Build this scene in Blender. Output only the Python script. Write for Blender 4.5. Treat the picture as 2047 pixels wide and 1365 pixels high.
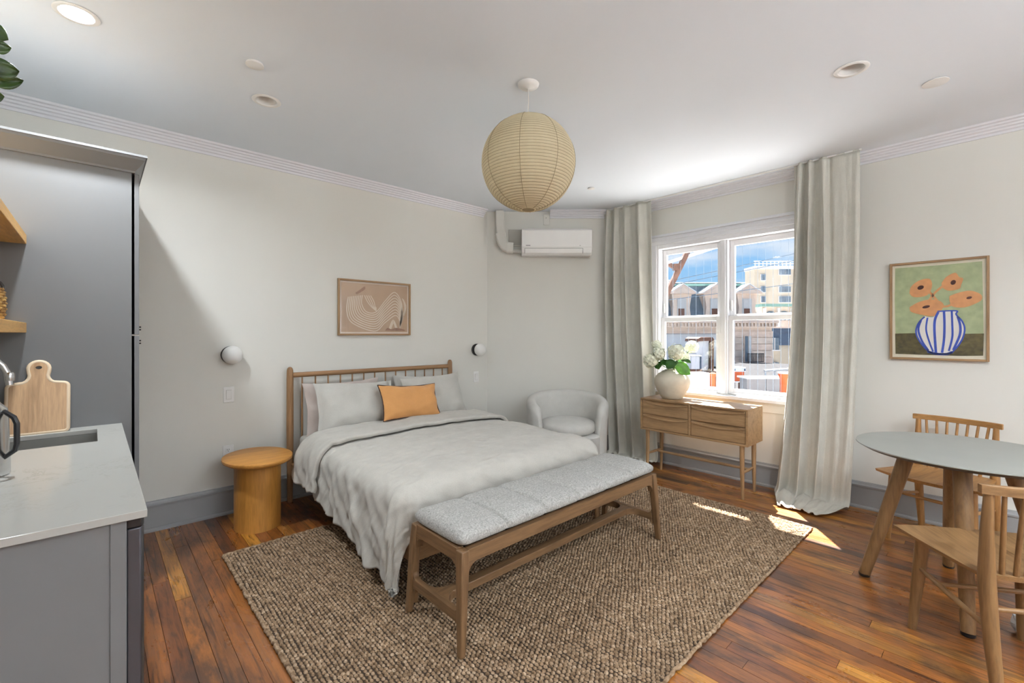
import bpy, bmesh, math, random
import numpy as np
from mathutils import Vector, Matrix, noise
random.seed(7)
for _o in list(bpy.data.objects):
    bpy.data.objects.remove(_o)
SC = bpy.context.scene
COL = SC.collection
R = math.radians
# ------------------------------------------------------------------ camera
YAW = -math.atan2(972.0, 899.0) + math.pi / 2          # room X axis measured from the picture plane
YAW = -(math.pi / 2 - math.atan2(972.0, 899.0))
camd = bpy.data.cameras.new('camera')
camd.sensor_width = 36.0
camd.lens = 36.0 * 899.0 / 2047.0
camd.shift_y = -14.5 / 2047.0
camd.clip_start = 0.02
camd.clip_end = 500
cam = bpy.data.objects.new('camera', camd)
COL.objects.link(cam)
AX, BX = 0.7341, -0.6790                               # picture-right direction in room axes
FX, FY = 0.6790, 0.7341                                # viewing direction in room axes
cam.location = (0, 0, 1.37)
VIEW = -math.atan2(FX, FY)
cam.rotation_euler = (math.pi / 2, 0, VIEW)
SC.camera = cam
# ------------------------------------------------------------------ world: blue sky with thin clouds
W = bpy.data.worlds.new('sky')
SC.world = W
W.use_nodes = True
nt = W.node_tree
nt.nodes.clear()
wo = nt.nodes.new('ShaderNodeOutputWorld')
bg = nt.nodes.new('ShaderNodeBackground')
tc = nt.nodes.new('ShaderNodeTexCoord')
sp = nt.nodes.new('ShaderNodeSeparateXYZ')
rp = nt.nodes.new('ShaderNodeValToRGB')
rp.color_ramp.elements[0].position = 0.0
rp.color_ramp.elements[0].color = (0.50, 0.74, 0.95, 1)
rp.color_ramp.elements[1].position = 0.75
rp.color_ramp.elements[1].color = (0.14, 0.38, 0.80, 1)
e = rp.color_ramp.elements.new(0.22)
e.color = (0.17, 0.48, 0.90, 1)
mp = nt.nodes.new('ShaderNodeMapping')
mp.inputs['Scale'].default_value = (2.2, 2.2, 9.0)
nz = nt.nodes.new('ShaderNodeTexNoise')
nz.inputs['Scale'].default_value = 1.6
nz.inputs['Detail'].default_value = 7
cr = nt.nodes.new('ShaderNodeValToRGB')
cr.color_ramp.elements[0].position = 0.47
cr.color_ramp.elements[0].color = (0, 0, 0, 1)
cr.color_ramp.elements[1].position = 0.68
cr.color_ramp.elements[1].color = (1, 1, 1, 1)
mx = nt.nodes.new('ShaderNodeMix')
mx.data_type = 'RGBA'
mx.inputs[7].default_value = (1.0, 1.0, 1.0, 1)
L = nt.links.new
L(tc.outputs['Generated'], sp.inputs[0])
L(sp.outputs[2], rp.inputs[0])
L(tc.outputs['Generated'], mp.inputs[0])
L(mp.outputs[0], nz.inputs['Vector'])
L(nz.outputs[0], cr.inputs[0])
L(cr.outputs[0], mx.inputs[0])
L(rp.outputs[0], mx.inputs[6])
L(mx.outputs[2], bg.inputs[0])
bg.inputs[1].default_value = 0.42
L(bg.outputs[0], wo.inputs[0])
# ------------------------------------------------------------------ sun through the window
sd = bpy.data.lights.new('sun', 'SUN')
sd.energy = 22.0
sd.angle = R(0.6)
sd.color = (1.0, 0.97, 0.93)
so = bpy.data.objects.new('sun', sd)
COL.objects.link(so)
sundir = Vector((-0.844 * 0.5, -0.537 * 0.5, -0.866))
so.rotation_euler = sundir.to_track_quat('-Z', 'Y').to_euler()
so.location = (12, 8, 20)
# ------------------------------------------------------------------ exposure
SC.view_settings.view_transform = 'Standard'
SC.view_settings.look = 'None'
SC.view_settings.exposure = 1.33
SC.view_settings.gamma = 1.0
SC.view_settings.use_curve_mapping = False
LAMP_W = 24.0
FILL_W = 150.0

# ------------------------------------------------------------------ material helpers
MATS = {}
def _base(name, col, rough=0.5, metal=0.0, spec=0.5):
    m = bpy.data.materials.new(name)
    m.use_nodes = True
    b = m.node_tree.nodes['Principled BSDF']
    b.inputs['Base Color'].default_value = (*col, 1)
    b.inputs['Roughness'].default_value = rough
    b.inputs['Metallic'].default_value = metal
    b.inputs['Specular IOR Level'].default_value = spec
    MATS[name] = m
    return m, m.node_tree, b
def _coords(t, scale, kind='Object', rot=(0, 0, 0)):
    if kind == 'Position':
        g = t.nodes.new('ShaderNodeNewGeometry'); out = g.outputs['Position']
    else:
        c = t.nodes.new('ShaderNodeTexCoord'); out = c.outputs[kind]
    mp = t.nodes.new('ShaderNodeMapping')
    mp.inputs['Scale'].default_value = scale
    mp.inputs['Rotation'].default_value = rot
    t.links.new(out, mp.inputs[0])
    return mp.outputs[0]
def _noise(t, vec, scale, detail=4, rough=0.55, dist=0.0):
    n = t.nodes.new('ShaderNodeTexNoise')
    n.inputs['Scale'].default_value = scale
    n.inputs['Detail'].default_value = detail
    n.inputs['Roughness'].default_value = rough
    n.inputs['Distortion'].default_value = dist
    t.links.new(vec, n.inputs['Vector'])
    return n.outputs[0]
def _ramp(t, fac, stops):
    r = t.nodes.new('ShaderNodeValToRGB')
    els = r.color_ramp.elements
    while len(els) < len(stops):
        els.new(0.5)
    for el, (p, c) in zip(els, stops):
        el.position = p
        el.color = (*c, 1) if len(c) == 3 else c
    t.links.new(fac, r.inputs[0])
    return r.outputs[0]
def _mix(t, fac, a, b, mode='MIX'):
    m = t.nodes.new('ShaderNodeMix')
    m.data_type = 'RGBA'
    m.blend_type = mode
    for sock, v in ((0, fac), (6, a), (7, b)):
        if isinstance(v, (int, float)):
            m.inputs[sock].default_value = v
        elif isinstance(v, tuple):
            m.inputs[sock].default_value = (*v, 1)
        else:
            t.links.new(v, m.inputs[sock])
    return m.outputs[2]
def _bump(t, b, h, strength=0.2, dist=0.01):
    n = t.nodes.new('ShaderNodeBump')
    n.inputs['Strength'].default_value = strength
    n.inputs['Distance'].default_value = dist
    t.links.new(h, n.inputs['Height'])
    t.links.new(n.outputs[0], b.inputs['Normal'])
def plain(name, col, rough=0.5, metal=0.0, spec=0.5, var=0.05, scale=6.0, bump=0.0, bscale=80):
    m, t, b = _base(name, col, rough, metal, spec)
    v = _coords(t, (1, 1, 1))
    n = _noise(t, v, scale, 3)
    lo = tuple(max(0, c * (1 - var)) for c in col)
    hi = tuple(min(1, c * (1 + var)) for c in col)
    t.links.new(_ramp(t, n, [(0.3, lo), (0.7, hi)]), b.inputs['Base Color'])
    if bump:
        _bump(t, b, _noise(t, v, bscale, 3), bump, 0.004)
    return m
def wood(name, light, dark, axis='x', rough=0.45, g=1.0):
    m, t, b = _base(name, light, rough)
    s = {'x': (1.2, 14, 14), 'y': (14, 1.2, 14), 'z': (14, 14, 1.2)}[axis]
    v = _coords(t, tuple(q * g for q in s))
    n1 = _noise(t, v, 2.2, 6, 0.6, 0.6)
    c1 = _ramp(t, n1, [(0.30, dark), (0.52, light), (0.75, tuple(min(1, c * 1.12) for c in light))])
    v2 = _coords(t, tuple(q * 5 * g for q in s))
    n2 = _noise(t, v2, 2.0, 3, 0.5)
    c2 = _ramp(t, n2, [(0.35, (0.72, 0.72, 0.72)), (0.6, (1, 1, 1))])
    t.links.new(_mix(t, 0.55, c1, c2, 'MULTIPLY'), b.inputs['Base Color'])
    _bump(t, b, n2, 0.08, 0.002)
    return m
def fabric(name, col, rough=0.9, var=0.10, weave=0.25, scale=420, col2=None):
    m, t, b = _base(name, col, rough, 0, 0.2)
    b.inputs['Sheen Weight'].default_value = 0.15
    v = _coords(t, (1, 1, 1))
    n1 = _noise(t, v, 9, 4)
    lo = tuple(c * (1 - var) for c in col) if col2 is None else col2
    hi = tuple(min(1, c * (1 + var)) for c in col)
    c1 = _ramp(t, n1, [(0.3, lo), (0.7, hi)])
    n2 = _noise(t, v, scale, 2, 0.6)
    c2 = _ramp(t, n2, [(0.3, (0.86, 0.86, 0.86)), (0.7, (1, 1, 1))])
    t.links.new(_mix(t, 0.8, c1, c2, 'MULTIPLY'), b.inputs['Base Color'])
    _bump(t, b, n2, weave, 0.003)
    return m
def glass_mat(name, tint=(1, 1, 1), refl=0.06):
    m = bpy.data.materials.new(name)
    m.use_nodes = True
    t = m.node_tree
    t.nodes.clear()
    o = t.nodes.new('ShaderNodeOutputMaterial')
    tr = t.nodes.new('ShaderNodeBsdfTransparent')
    tr.inputs[0].default_value = (*tint, 1)
    gl = t.nodes.new('ShaderNodeBsdfGlossy')
    gl.inputs['Roughness'].default_value = 0.02
    lw = t.nodes.new('ShaderNodeLayerWeight')
    pw_n = t.nodes.new('ShaderNodeMath'); pw_n.operation = 'POWER'; pw_n.inputs[1].default_value = 4.0
    fr = t.nodes.new('ShaderNodeMath'); fr.operation = 'MULTIPLY_ADD'; fr.inputs[1].default_value = 0.55; fr.inputs[2].default_value = 0.5 * refl
    t.links.new(lw.outputs['Facing'], pw_n.inputs[0]); t.links.new(pw_n.outputs[0], fr.inputs[0])
    mxs = t.nodes.new('ShaderNodeMixShader')
    t.links.new(fr.outputs[0], mxs.inputs[0])
    t.links.new(tr.outputs[0], mxs.inputs[1])
    t.links.new(gl.outputs[0], mxs.inputs[2])
    t.links.new(mxs.outputs[0], o.inputs[0])
    MATS[name] = m
    return m
def emit_mat(name, col, s):
    m, t, b = _base(name, col, 0.5)
    b.inputs['Emission Color'].default_value = (*col, 1)
    b.inputs['Emission Strength'].default_value = s
    return m

# ---- palette
plain('wall_paint', (0.725, 0.71, 0.66), 0.75, var=0.012, scale=1.2, bump=0.05, bscale=160)
plain('ceiling_paint', (0.77, 0.815, 0.87), 0.8, var=0.01, scale=1.0)
plain('trim_white', (0.74, 0.74, 0.77), 0.45, var=0.01)
plain('window_white', (0.80, 0.80, 0.82), 0.4, var=0.01)
plain('grey_paint', (0.165, 0.166, 0.169), 0.42, var=0.03, scale=2)
plain('baseboard_grey', (0.33, 0.335, 0.34), 0.42, var=0.03, scale=2)
plain('black_metal', (0.012, 0.012, 0.014), 0.35, var=0.02)
plain('dark_gap', (0.01, 0.01, 0.011), 0.8, var=0.02)
plain('dark_bronze', (0.05, 0.047, 0.045), 0.45, var=0.03)
plain('appliance_steel', (0.10, 0.10, 0.115), 0.32, 0.7, var=0.04)
plain('sink_steel', (0.30, 0.295, 0.275), 0.4, 0.5, var=0.04)
plain('steel', (0.62, 0.62, 0.62), 0.22, 1.0, var=0.03)
plain('white_plastic', (0.80, 0.79, 0.77), 0.4, var=0.01)
plain('ac_white', (0.80, 0.785, 0.76), 0.35, var=0.01)
plain('pipe_white', (0.74, 0.72, 0.665), 0.45, var=0.02)
plain('slot_dark', (0.08, 0.08, 0.08), 0.6, var=0.02)
plain('opal_glass', (0.80, 0.79, 0.76), 0.35, var=0.01)
plain('vase_ceramic', (0.62, 0.56, 0.45), 0.8, var=0.08, scale=12, bump=0.25, bscale=60)
plain('leaf_green', (0.10, 0.30, 0.02), 0.4, var=0.35, scale=18)
plain('leaf_dark', (0.03, 0.11, 0.015), 0.35, var=0.35, scale=18)
plain('branch_leaf', (0.035, 0.075, 0.015), 0.35, var=0.4, scale=25)
plain('stem_green', (0.10, 0.20, 0.03), 0.5, var=0.2)
plain('petal_white', (0.80, 0.82, 0.66), 0.7, var=0.14, scale=40)
fabric('wall_fabric', (0.5, 0.5, 0.45))
fabric('duvet_linen', (0.535, 0.51, 0.462), var=0.05, weave=0.35, scale=240)
fabric('sheet_linen', (0.50, 0.48, 0.43), var=0.04, weave=0.2, scale=300)
fabric('pillow_linen', (0.54, 0.52, 0.475), var=0.04, weave=0.22, scale=300)
fabric('pillow_pink', (0.56, 0.48, 0.435), var=0.05, weave=0.22, scale=300)
fabric('cushion_orange', (0.69, 0.34, 0.125), var=0.05, weave=0.25, scale=300)
fabric('piping_brown', (0.06, 0.025, 0.02), var=0.1)
fabric('chair_fabric', (0.60, 0.585, 0.55), var=0.05, weave=0.3, scale=260)
def boucle(name, lo, hi):
    m, t, b = _base(name, hi, 0.95, 0, 0.15)
    v = _coords(t, (1, 1, 1))
    vo_n = t.nodes.new('ShaderNodeTexVoronoi'); vo_n.inputs['Scale'].default_value = 150
    t.links.new(v, vo_n.inputs['Vector'])
    n = _noise(t, v, 110, 4, 0.7, 0.8)
    c = _mix(t, 1.0, _ramp(t, n, [(0.36, lo), (0.60, hi)]), _ramp(t, vo_n.outputs['Distance'], [(0.0, (1, 1, 1)), (0.8, (0.72, 0.72, 0.70))]), 'MULTIPLY')
    t.links.new(c, b.inputs['Base Color'])
    _bump(t, b, n, 1.0, 0.006)
boucle('boucle', (0.44, 0.43, 0.41), (0.66, 0.65, 0.625))
fabric('curtain_linen', (0.64, 0.625, 0.56), var=0.05, weave=0.35, scale=220)
wood('oak_x', (0.40, 0.245, 0.12), (0.27, 0.155, 0.07), 'x')
wood('oak_y', (0.40, 0.245, 0.12), (0.27, 0.155, 0.07), 'y')
wood('oak_z', (0.40, 0.245, 0.12), (0.27, 0.155, 0.07), 'z')
wood('bench_x', (0.215, 0.120, 0.056), (0.135, 0.072, 0.032), 'x')
wood('bench_y', (0.215, 0.120, 0.056), (0.135, 0.072, 0.032), 'y')
wood('bench_z', (0.215, 0.120, 0.056), (0.135, 0.072, 0.032), 'z')
wood('bed_x', (0.36, 0.20, 0.095), (0.25, 0.135, 0.06), 'x')
wood('bed_y', (0.36, 0.20, 0.095), (0.25, 0.135, 0.06), 'y')
wood('bed_z', (0.36, 0.20, 0.095), (0.25, 0.135, 0.06), 'z')
wood('amber_x', (0.58, 0.265, 0.055), (0.46, 0.20, 0.04), 'x')
wood('amber_z', (0.54, 0.245, 0.05), (0.43, 0.185, 0.036), 'z')
wood('shaded_oak_x', (0.31, 0.172, 0.072), (0.20, 0.105, 0.04), 'x')  # oak of near chair and table legs, darkened to hold their shade
wood('shaded_oak_y', (0.31, 0.172, 0.072), (0.20, 0.105, 0.04), 'y')
wood('shaded_oak_z', (0.275, 0.150, 0.06), (0.17, 0.088, 0.034), 'z')
wood('shelf_y', (0.62, 0.35, 0.10), (0.50, 0.27, 0.075), 'y')
wood('board_wood', (0.50, 0.31, 0.165), (0.33, 0.185, 0.09), 'z', g=1.3)
wood('amberc_x', (0.44, 0.225, 0.075), (0.30, 0.145, 0.045), 'x')
wood('amberc_y', (0.44, 0.225, 0.075), (0.30, 0.145, 0.045), 'y')
wood('amberc_z', (0.42, 0.21, 0.07), (0.28, 0.135, 0.04), 'z')
plain('board_edge', (0.62, 0.48, 0.33), 0.5)
plain('table_grey', (0.285, 0.292, 0.268), 0.38, var=0.04, scale=5)
plain('table_edge', (0.10, 0.098, 0.095), 0.6, var=0.04)
glass_mat('window_glass')
emit_mat('lamp_glow', (1.0, 0.97, 0.93), 14.0)

def mat_floor():
    m, t, b = _base('floor_wood', (0.2, 0.08, 0.03), 0.34, 0, 0.8)
    b.inputs['Coat Weight'].default_value = 0.25; b.inputs['Coat Roughness'].default_value = 0.22
    oi = t.nodes.new('ShaderNodeObjectInfo')
    rnd = oi.outputs['Random']
    base = _ramp(t, rnd, [(0.0, (0.19, 0.058, 0.014)), (0.2, (0.40, 0.145, 0.022)), (0.38, (0.25, 0.078, 0.018)),
                          (0.55, (0.58, 0.26, 0.038)), (0.70, (0.13, 0.042, 0.014)), (0.82, (0.36, 0.125, 0.022)), (1.0, (0.085, 0.03, 0.014))])
    # shift grain from board to board
    cx = t.nodes.new('ShaderNodeCombineXYZ')
    mu = t.nodes.new('ShaderNodeMath'); mu.operation = 'MULTIPLY'; mu.inputs[1].default_value = 37.0
    t.links.new(rnd, mu.inputs[0]); t.links.new(mu.outputs[0], cx.inputs[1]); t.links.new(mu.outputs[0], cx.inputs[2])
    g = t.nodes.new('ShaderNodeNewGeometry')
    ad = t.nodes.new('ShaderNodeVectorMath'); ad.operation = 'ADD'
    t.links.new(g.outputs['Position'], ad.inputs[0]); t.links.new(cx.outputs[0], ad.inputs[1])
    mp = t.nodes.new('ShaderNodeMapping'); mp.inputs['Scale'].default_value = (42, 2.2, 10)
    t.links.new(ad.outputs[0], mp.inputs[0])
    n1 = _noise(t, mp.outputs[0], 1.3, 7, 0.62, 1.1)
    grain = _ramp(t, n1, [(0.33, (0.22, 0.17, 0.14)), (0.47, (0.85, 0.82, 0.80)), (0.66, (1.28, 1.22, 1.08))])
    c = _mix(t, 0.85, base, grain, 'MULTIPLY')
    # worn, blackened patches
    v3 = _coords(t, (2.6, 0.9, 1), 'Position')
    n3 = _noise(t, v3, 1.7, 8, 0.68, 0.4)
    st = _ramp(t, n3, [(0.49, (0, 0, 0)), (0.62, (1, 1, 1))])
    c = _mix(t, _mix(t, 0.22, st, (0, 0, 0)), c, (0.035, 0.017, 0.012))
    mp2 = t.nodes.new('ShaderNodeMapping'); mp2.inputs['Scale'].default_value = (9, 3, 3)
    t.links.new(ad.outputs[0], mp2.inputs[0])
    n4 = _noise(t, mp2.outputs[0], 2.4, 8, 0.75)
    sc = _ramp(t, n4, [(0.60, (0, 0, 0)), (0.70, (1, 1, 1))])
    c = _mix(t, _mix(t, 0.15, sc, (0, 0, 0)), c, (0.03, 0.015, 0.01))
    t.links.new(c, b.inputs['Base Color'])
    rr = _ramp(t, n3, [(0.3, (0.22, 0.22, 0.22)), (0.7, (0.42, 0.42, 0.42))])
    t.links.new(rr, b.inputs['Roughness'])
    _bump(t, b, n1, 0.16, 0.003)
    return m
mat_floor()
def mat_rug():
    m, t, b = _base('jute', (0.3, 0.2, 0.12), 0.95, 0, 0.15)
    v = _coords(t, (1, 1, 1), 'Position')
    n1 = _noise(t, v, 55, 2, 0.5)
    c1 = _ramp(t, n1, [(0.25, (0.13, 0.080, 0.045)), (0.5, (0.33, 0.225, 0.142)), (0.78, (0.56, 0.43, 0.31))])
    v2 = _coords(t, (1.2, 6, 1), 'Position')
    n2 = _noise(t, v2, 3.0, 4)
    c2 = _ramp(t, n2, [(0.3, (0.78, 0.76, 0.74)), (0.7, (1.08, 1.06, 1.02))])
    t.links.new(_mix(t, 1.0, c1, c2, 'MULTIPLY'), b.inputs['Base Color'])
    _bump(t, b, _noise(t, v, 420, 3), 0.5, 0.002)
mat_rug()
plain('jute_base', (0.045, 0.027, 0.015), 0.95, var=0.15, scale=60)
def mat_quartz():
    m, t, b = _base('quartz', (0.40, 0.39, 0.362), 0.16)
    v = _coords(t, (1, 1, 1))
    n = _noise(t, v, 3.2, 9, 0.7, 1.6)
    vein = _ramp(t, n, [(0.482, (0.40, 0.39, 0.362)), (0.497, (0.315, 0.305, 0.28)), (0.512, (0.40, 0.39, 0.362))])
    n2 = _noise(t, v, 2.0, 2)
    msk = _ramp(t, n2, [(0.5, (0, 0, 0)), (0.65, (1, 1, 1))])
    t.links.new(_mix(t, msk, (0.40, 0.39, 0.362), vein), b.inputs['Base Color'])
mat_quartz()
def mat_paper():
    m, t, b = _base('lantern_paper', (0.74, 0.64, 0.42), 0.85, 0, 0.2)
    v = _coords(t, (1, 1, 1))
    n = _noise(t, v, 25, 4)
    c = _ramp(t, n, [(0.3, (0.76, 0.67, 0.47)), (0.7, (0.83, 0.745, 0.54))])
    t.links.new(c, b.inputs['Base Color'])
    tl = t.nodes.new('ShaderNodeBsdfTranslucent')
    tl.inputs[0].default_value = (0.85, 0.75, 0.55, 1)
    ms = t.nodes.new('ShaderNodeMixShader')
    ms.inputs[0].default_value = 0.35
    o = t.nodes['Material Output']
    t.links.new(b.outputs[0], ms.inputs[1]); t.links.new(tl.outputs[0], ms.inputs[2])
    t.links.new(ms.outputs[0], o.inputs[0])
mat_paper()
def mat_basket():
    m, t, b = _base('wicker', (0.42, 0.24, 0.07), 0.7)
    v = _coords(t, (1, 1, 1))
    n = _noise(t, v, 70, 3)
    t.links.new(_ramp(t, n, [(0.35, (0.20, 0.10, 0.03)), (0.6, (0.50, 0.30, 0.09))]), b.inputs['Base Color'])
mat_basket()

# ------------------------------------------------------------------ mesh helpers
class MB:
    def __init__(self):
        self.v = []; self.f = []
    def add(self, vs, fs):
        o = len(self.v)
        self.v += [tuple(p) for p in vs]
        self.f += [tuple(i + o for i in q) for q in fs]
        return self
    def box(self, x0, x1, y0, y1, z0, z1):
        return self.add([(x0, y0, z0), (x1, y0, z0), (x1, y1, z0), (x0, y1, z0), (x0, y0, z1), (x1, y0, z1), (x1, y1, z1), (x0, y1, z1)],
                        [(0, 3, 2, 1), (4, 5, 6, 7), (0, 1, 5, 4), (1, 2, 6, 5), (2, 3, 7, 6), (3, 0, 4, 7)])
    def hexa(self, b4, t4):
        return self.add(list(b4) + list(t4), [(0, 3, 2, 1), (4, 5, 6, 7), (0, 1, 5, 4), (1, 2, 6, 5), (2, 3, 7, 6), (3, 0, 4, 7)])
    def prism(self, poly, axis, a0, a1):
        n = len(poly)
        mk = {'x': lambda u, v, a: (a, u, v), 'y': lambda u, v, a: (u, a, v), 'z': lambda u, v, a: (u, v, a)}[axis]
        vs = [mk(u, v, a0) for u, v in poly] + [mk(u, v, a1) for u, v in poly]
        fs = [tuple(range(n))[::-1], tuple(range(n, 2 * n))] + [(i, (i + 1) % n, (i + 1) % n + n, i + n) for i in range(n)]
        return self.add(vs, fs)
    def lathe(self, prof, n=32, c=(0, 0, 0), sx=1.0, sy=1.0, cap=True):
        vs = []; fs = []
        for r, z in prof:
            for k in range(n):
                a = 2 * math.pi * k / n
                vs.append((c[0] + sx * r * math.cos(a), c[1] + sy * r * math.sin(a), c[2] + z))
        m = len(prof)
        for i in range(m - 1):
            for k in range(n):
                k2 = (k + 1) % n
                fs.append((i * n + k, i * n + k2, (i + 1) * n + k2, (i + 1) * n + k))
        if cap:
            fs.append(tuple(range(n))[::-1]); fs.append(tuple(range((m - 1) * n, m * n)))
        return self.add(vs, fs)
    def tube(self, pts, rad, n=10, sq=None, cap=True, closed=False):
        pts = [Vector(p) for p in pts]
        m = len(pts)
        if not hasattr(rad, '__len__'):
            rad = [rad] * m
        T = []
        for i in range(m):
            if closed:
                d = pts[(i + 1) % m] - pts[i - 1]
            else:
                d = pts[min(i + 1, m - 1)] - pts[max(i - 1, 0)]
            T.append(d.normalized())
        up = Vector((0, 0, 1)) if abs(T[0].z) < 0.9 else Vector((0, 1, 0))
        N = (up - T[0] * up.dot(T[0])).normalized()
        vs = []
        for i in range(m):
            N = (N - T[i] * N.dot(T[i]))
            N.normalize()
            B = T[i].cross(N)
            ra = rad[i]
            rx, ry = (ra if hasattr(ra, '__len__') else (ra, ra))
            for k in range(n):
                a = 2 * math.pi * (k + 0.5) / n
                vs.append(pts[i] + N * (rx * math.cos(a)) + B * (ry * math.sin(a)))
        fs = []
        for i in range(m if closed else m - 1):
            j = (i + 1) % m
            for k in range(n):
                k2 = (k + 1) % n
                fs.append((i * n + k, i * n + k2, j * n + k2, j * n + k))
        if cap and not closed:
            fs.append(tuple(range(n))[::-1]); fs.append(tuple(range((m - 1) * n, m * n)))
        return self.add(vs, fs)
    def grid(self, P, closeu=False):
        nu = len(P); nv = len(P[0])
        vs = [p for row in P for p in row]
        fs = []
        for i in range(nu if closeu else nu - 1):
            for j in range(nv - 1):
                i2 = (i + 1) % nu
                fs.append((i * nv + j, i2 * nv + j, i2 * nv + j + 1, i * nv + j + 1))
        return self.add(vs, fs)
    def xf(self, M):
        self.v = [tuple(M @ Vector(p)) for p in self.v]
        return self
    def build(self, name, mat, parent=None, smooth=35, bevel=0.0, seg=2, loc=None, rot=None, normals=True, sub=0, solid=0):
        me = bpy.data.meshes.new(name)
        me.from_pydata(self.v, [], self.f)
        if normals:
            bm = bmesh.new(); bm.from_mesh(me)
            bmesh.ops.recalc_face_normals(bm, faces=bm.faces)
            bm.to_mesh(me); bm.free()
        me.materials.append(MATS[mat] if isinstance(mat, str) else mat)
        if smooth:
            me.polygons.foreach_set('use_smooth', [True] * len(me.polygons))
            if smooth < 179:
                me.set_sharp_from_angle(angle=R(smooth))
        me.update()
        o = bpy.data.objects.new(name, me)
        COL.objects.link(o)
        if parent is not None:
            o.parent = parent
        if loc is not None:
            o.location = loc
        if rot is not None:
            o.rotation_euler = rot
        if solid:
            s = o.modifiers.new('solid', 'SOLIDIFY'); s.thickness = solid; s.offset = -1
        if bevel:
            bv = o.modifiers.new('bevel', 'BEVEL')
            bv.width = bevel; bv.segments = seg; bv.limit_method = 'ANGLE'; bv.angle_limit = R(40)
        if sub:
            s = o.modifiers.new('sub', 'SUBSURF'); s.levels = sub; s.render_levels = sub
        return o
def tag(o, label=None, cat=None, group=None, kind=None):
    if label: o['label'] = label
    if cat: o['category'] = cat
    if group: o['group'] = group
    if kind: o['kind'] = kind
    return o
def thing(name, label, cat, loc=(0, 0, 0), rz=0.0, group=None):
    o = bpy.data.objects.new(name, None)
    COL.objects.link(o)
    o.empty_display_size = 0.1
    o.location = loc
    o.rotation_euler = (0, 0, rz)
    return tag(o, label, cat, group)
def structure(name, loc=None, rz=0.0):
    o = bpy.data.objects.new(name, None)
    COL.objects.link(o)
    o.empty_display_size = 0.1
    if loc is not None:
        o.location = loc
    o.rotation_euler = (0, 0, rz)
    o['kind'] = 'structure'
    return o
def copy_tree(o, parent=None):
    c = o.copy()
    COL.objects.link(c)
    c.parent = parent
    for ch in list(o.children):
        copy_tree(ch, c)
    return c
def box(name, mat, parent, x0, x1, y0, y1, z0, z1, bevel=0.002, **k):
    return MB().box(x0, x1, y0, y1, z0, z1).build(name, mat, parent, bevel=bevel, **k)
def label_part(o, s):
    o['label'] = s
    return o
def c2r(xc, d):
    """picture-right offset and viewing depth -> room x, y"""
    return (AX * xc + FX * d, BX * xc + FY * d)
def arc(cx, cy, r, a0, a1, n):
    return [(cx + r * math.cos(R(a0 + (a1 - a0) * i / n)), cy + r * math.sin(R(a0 + (a1 - a0) * i / n))) for i in range(n + 1)]
def rrect(x0, x1, y0, y1, r, n=5):
    return (arc(x1 - r, y1 - r, r, 0, 90, n) + arc(x0 + r, y1 - r, r, 90, 180, n) + arc(x0 + r, y0 + r, r, 180, 270, n) + arc(x1 - r, y0 + r, r, 270, 360, n))
# ================================================================== ROOM SHELL
YB = 4.005; XW = 4.445; XK = -0.56; YR = -4.6; ZC = 2.785
DA = 5.19                                             # viewing depth of the angled wall
xa0 = (975 - 1023.5) * DA / 899.0
ca = c2r(xa0, DA)                                      # corner with the bed wall
tb = (XW - ca[0]) / AX
cb = (XW, ca[1] + BX * tb)                             # corner with the window wall
WCY = 1.81; WH = 0.69                                  # window centre and half width along the wall
W2 = -5.2                                              # offset of the second window
# ---- floor: dark bed with single boards
floor = MB().box(XK, XW + 0.1, YR, YB + 0.1, -0.12, -0.012).build('floor', 'dark_gap')
floor['kind'] = 'structure'
rest = MB().box(XK, XW, YR, -1.0, -0.012, 0.0).build('boards_behind', 'floor_wood', floor)
rest['kind'] = 'stuff'
pm = MB().box(0, 1, 0, 1, -0.012, 0.0)
proto = pm.build('plank', 'floor_wood', floor)
pmesh = proto.data
bpy.data.objects.remove(proto)
random.seed(11)
pw = 0.0715
x = XK; k = 0
while x < XW - 0.01:
    y = -1.0
    first = True
    while y < YB - 0.02:
        ln = random.uniform(1.5, 3.3) if not first else random.uniform(0.7, 3.0)
        first = False
        y1 = min(y + ln, YB)
        if YB - y1 < 0.35:
            y1 = YB
        o = bpy.data.objects.new('plank', pmesh)
        COL.objects.link(o)
        o.parent = floor
        w = min(pw, XW - x)
        o.location = (x + 0.0009, y + 0.0009, random.uniform(-0.0007, 0.0))
        o.scale = (w - 0.0018, y1 - y - 0.0018, 1)
        y = y1
    x += pw
# ---- walls
tag(MB().box(XK - 0.12, ca[0] + 0.05, YB, YB + 0.12, 0, ZC + 0.1).build('wall_left', 'wall_paint'), kind='structure')
wa = structure('wall_back', (*c2r(0, DA), 0), VIEW)
MB().box(xa0 - 0.10, xa0 + tb + 0.1, 0, 0.12, 0, ZC + 0.1).build('wall_panel', 'wall_paint', wa)
m = MB()
zo0, zo1 = 0.79, 2.335
m.box(XW, XW + 0.16, YR - 0.12, cb[1] + 0.15, -0.1, zo0)
m.box(XW, XW + 0.16, YR - 0.12, cb[1] + 0.15, zo1, ZC + 0.1)
m.box(XW, XW + 0.16, WCY + WH, cb[1] + 0.15, zo0, zo1)
m.box(XW, XW + 0.16, WCY + WH + W2, WCY - WH, zo0, zo1)
m.box(XW, XW + 0.16, YR - 0.12, WCY - WH + W2, zo0, zo1)
tag(m.build('wall_right', 'wall_paint', smooth=0), kind='structure')
tag(MB().box(XK - 0.12, XK, YR - 0.12, YB + 0.12, 0, ZC + 0.1).build('wall_kitchen', 'wall_paint'), kind='structure')
tag(MB().box(XK, XW, YR - 0.12, YR, 0, ZC + 0.1).build('wall_rear', 'wall_paint'), kind='structure')
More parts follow.
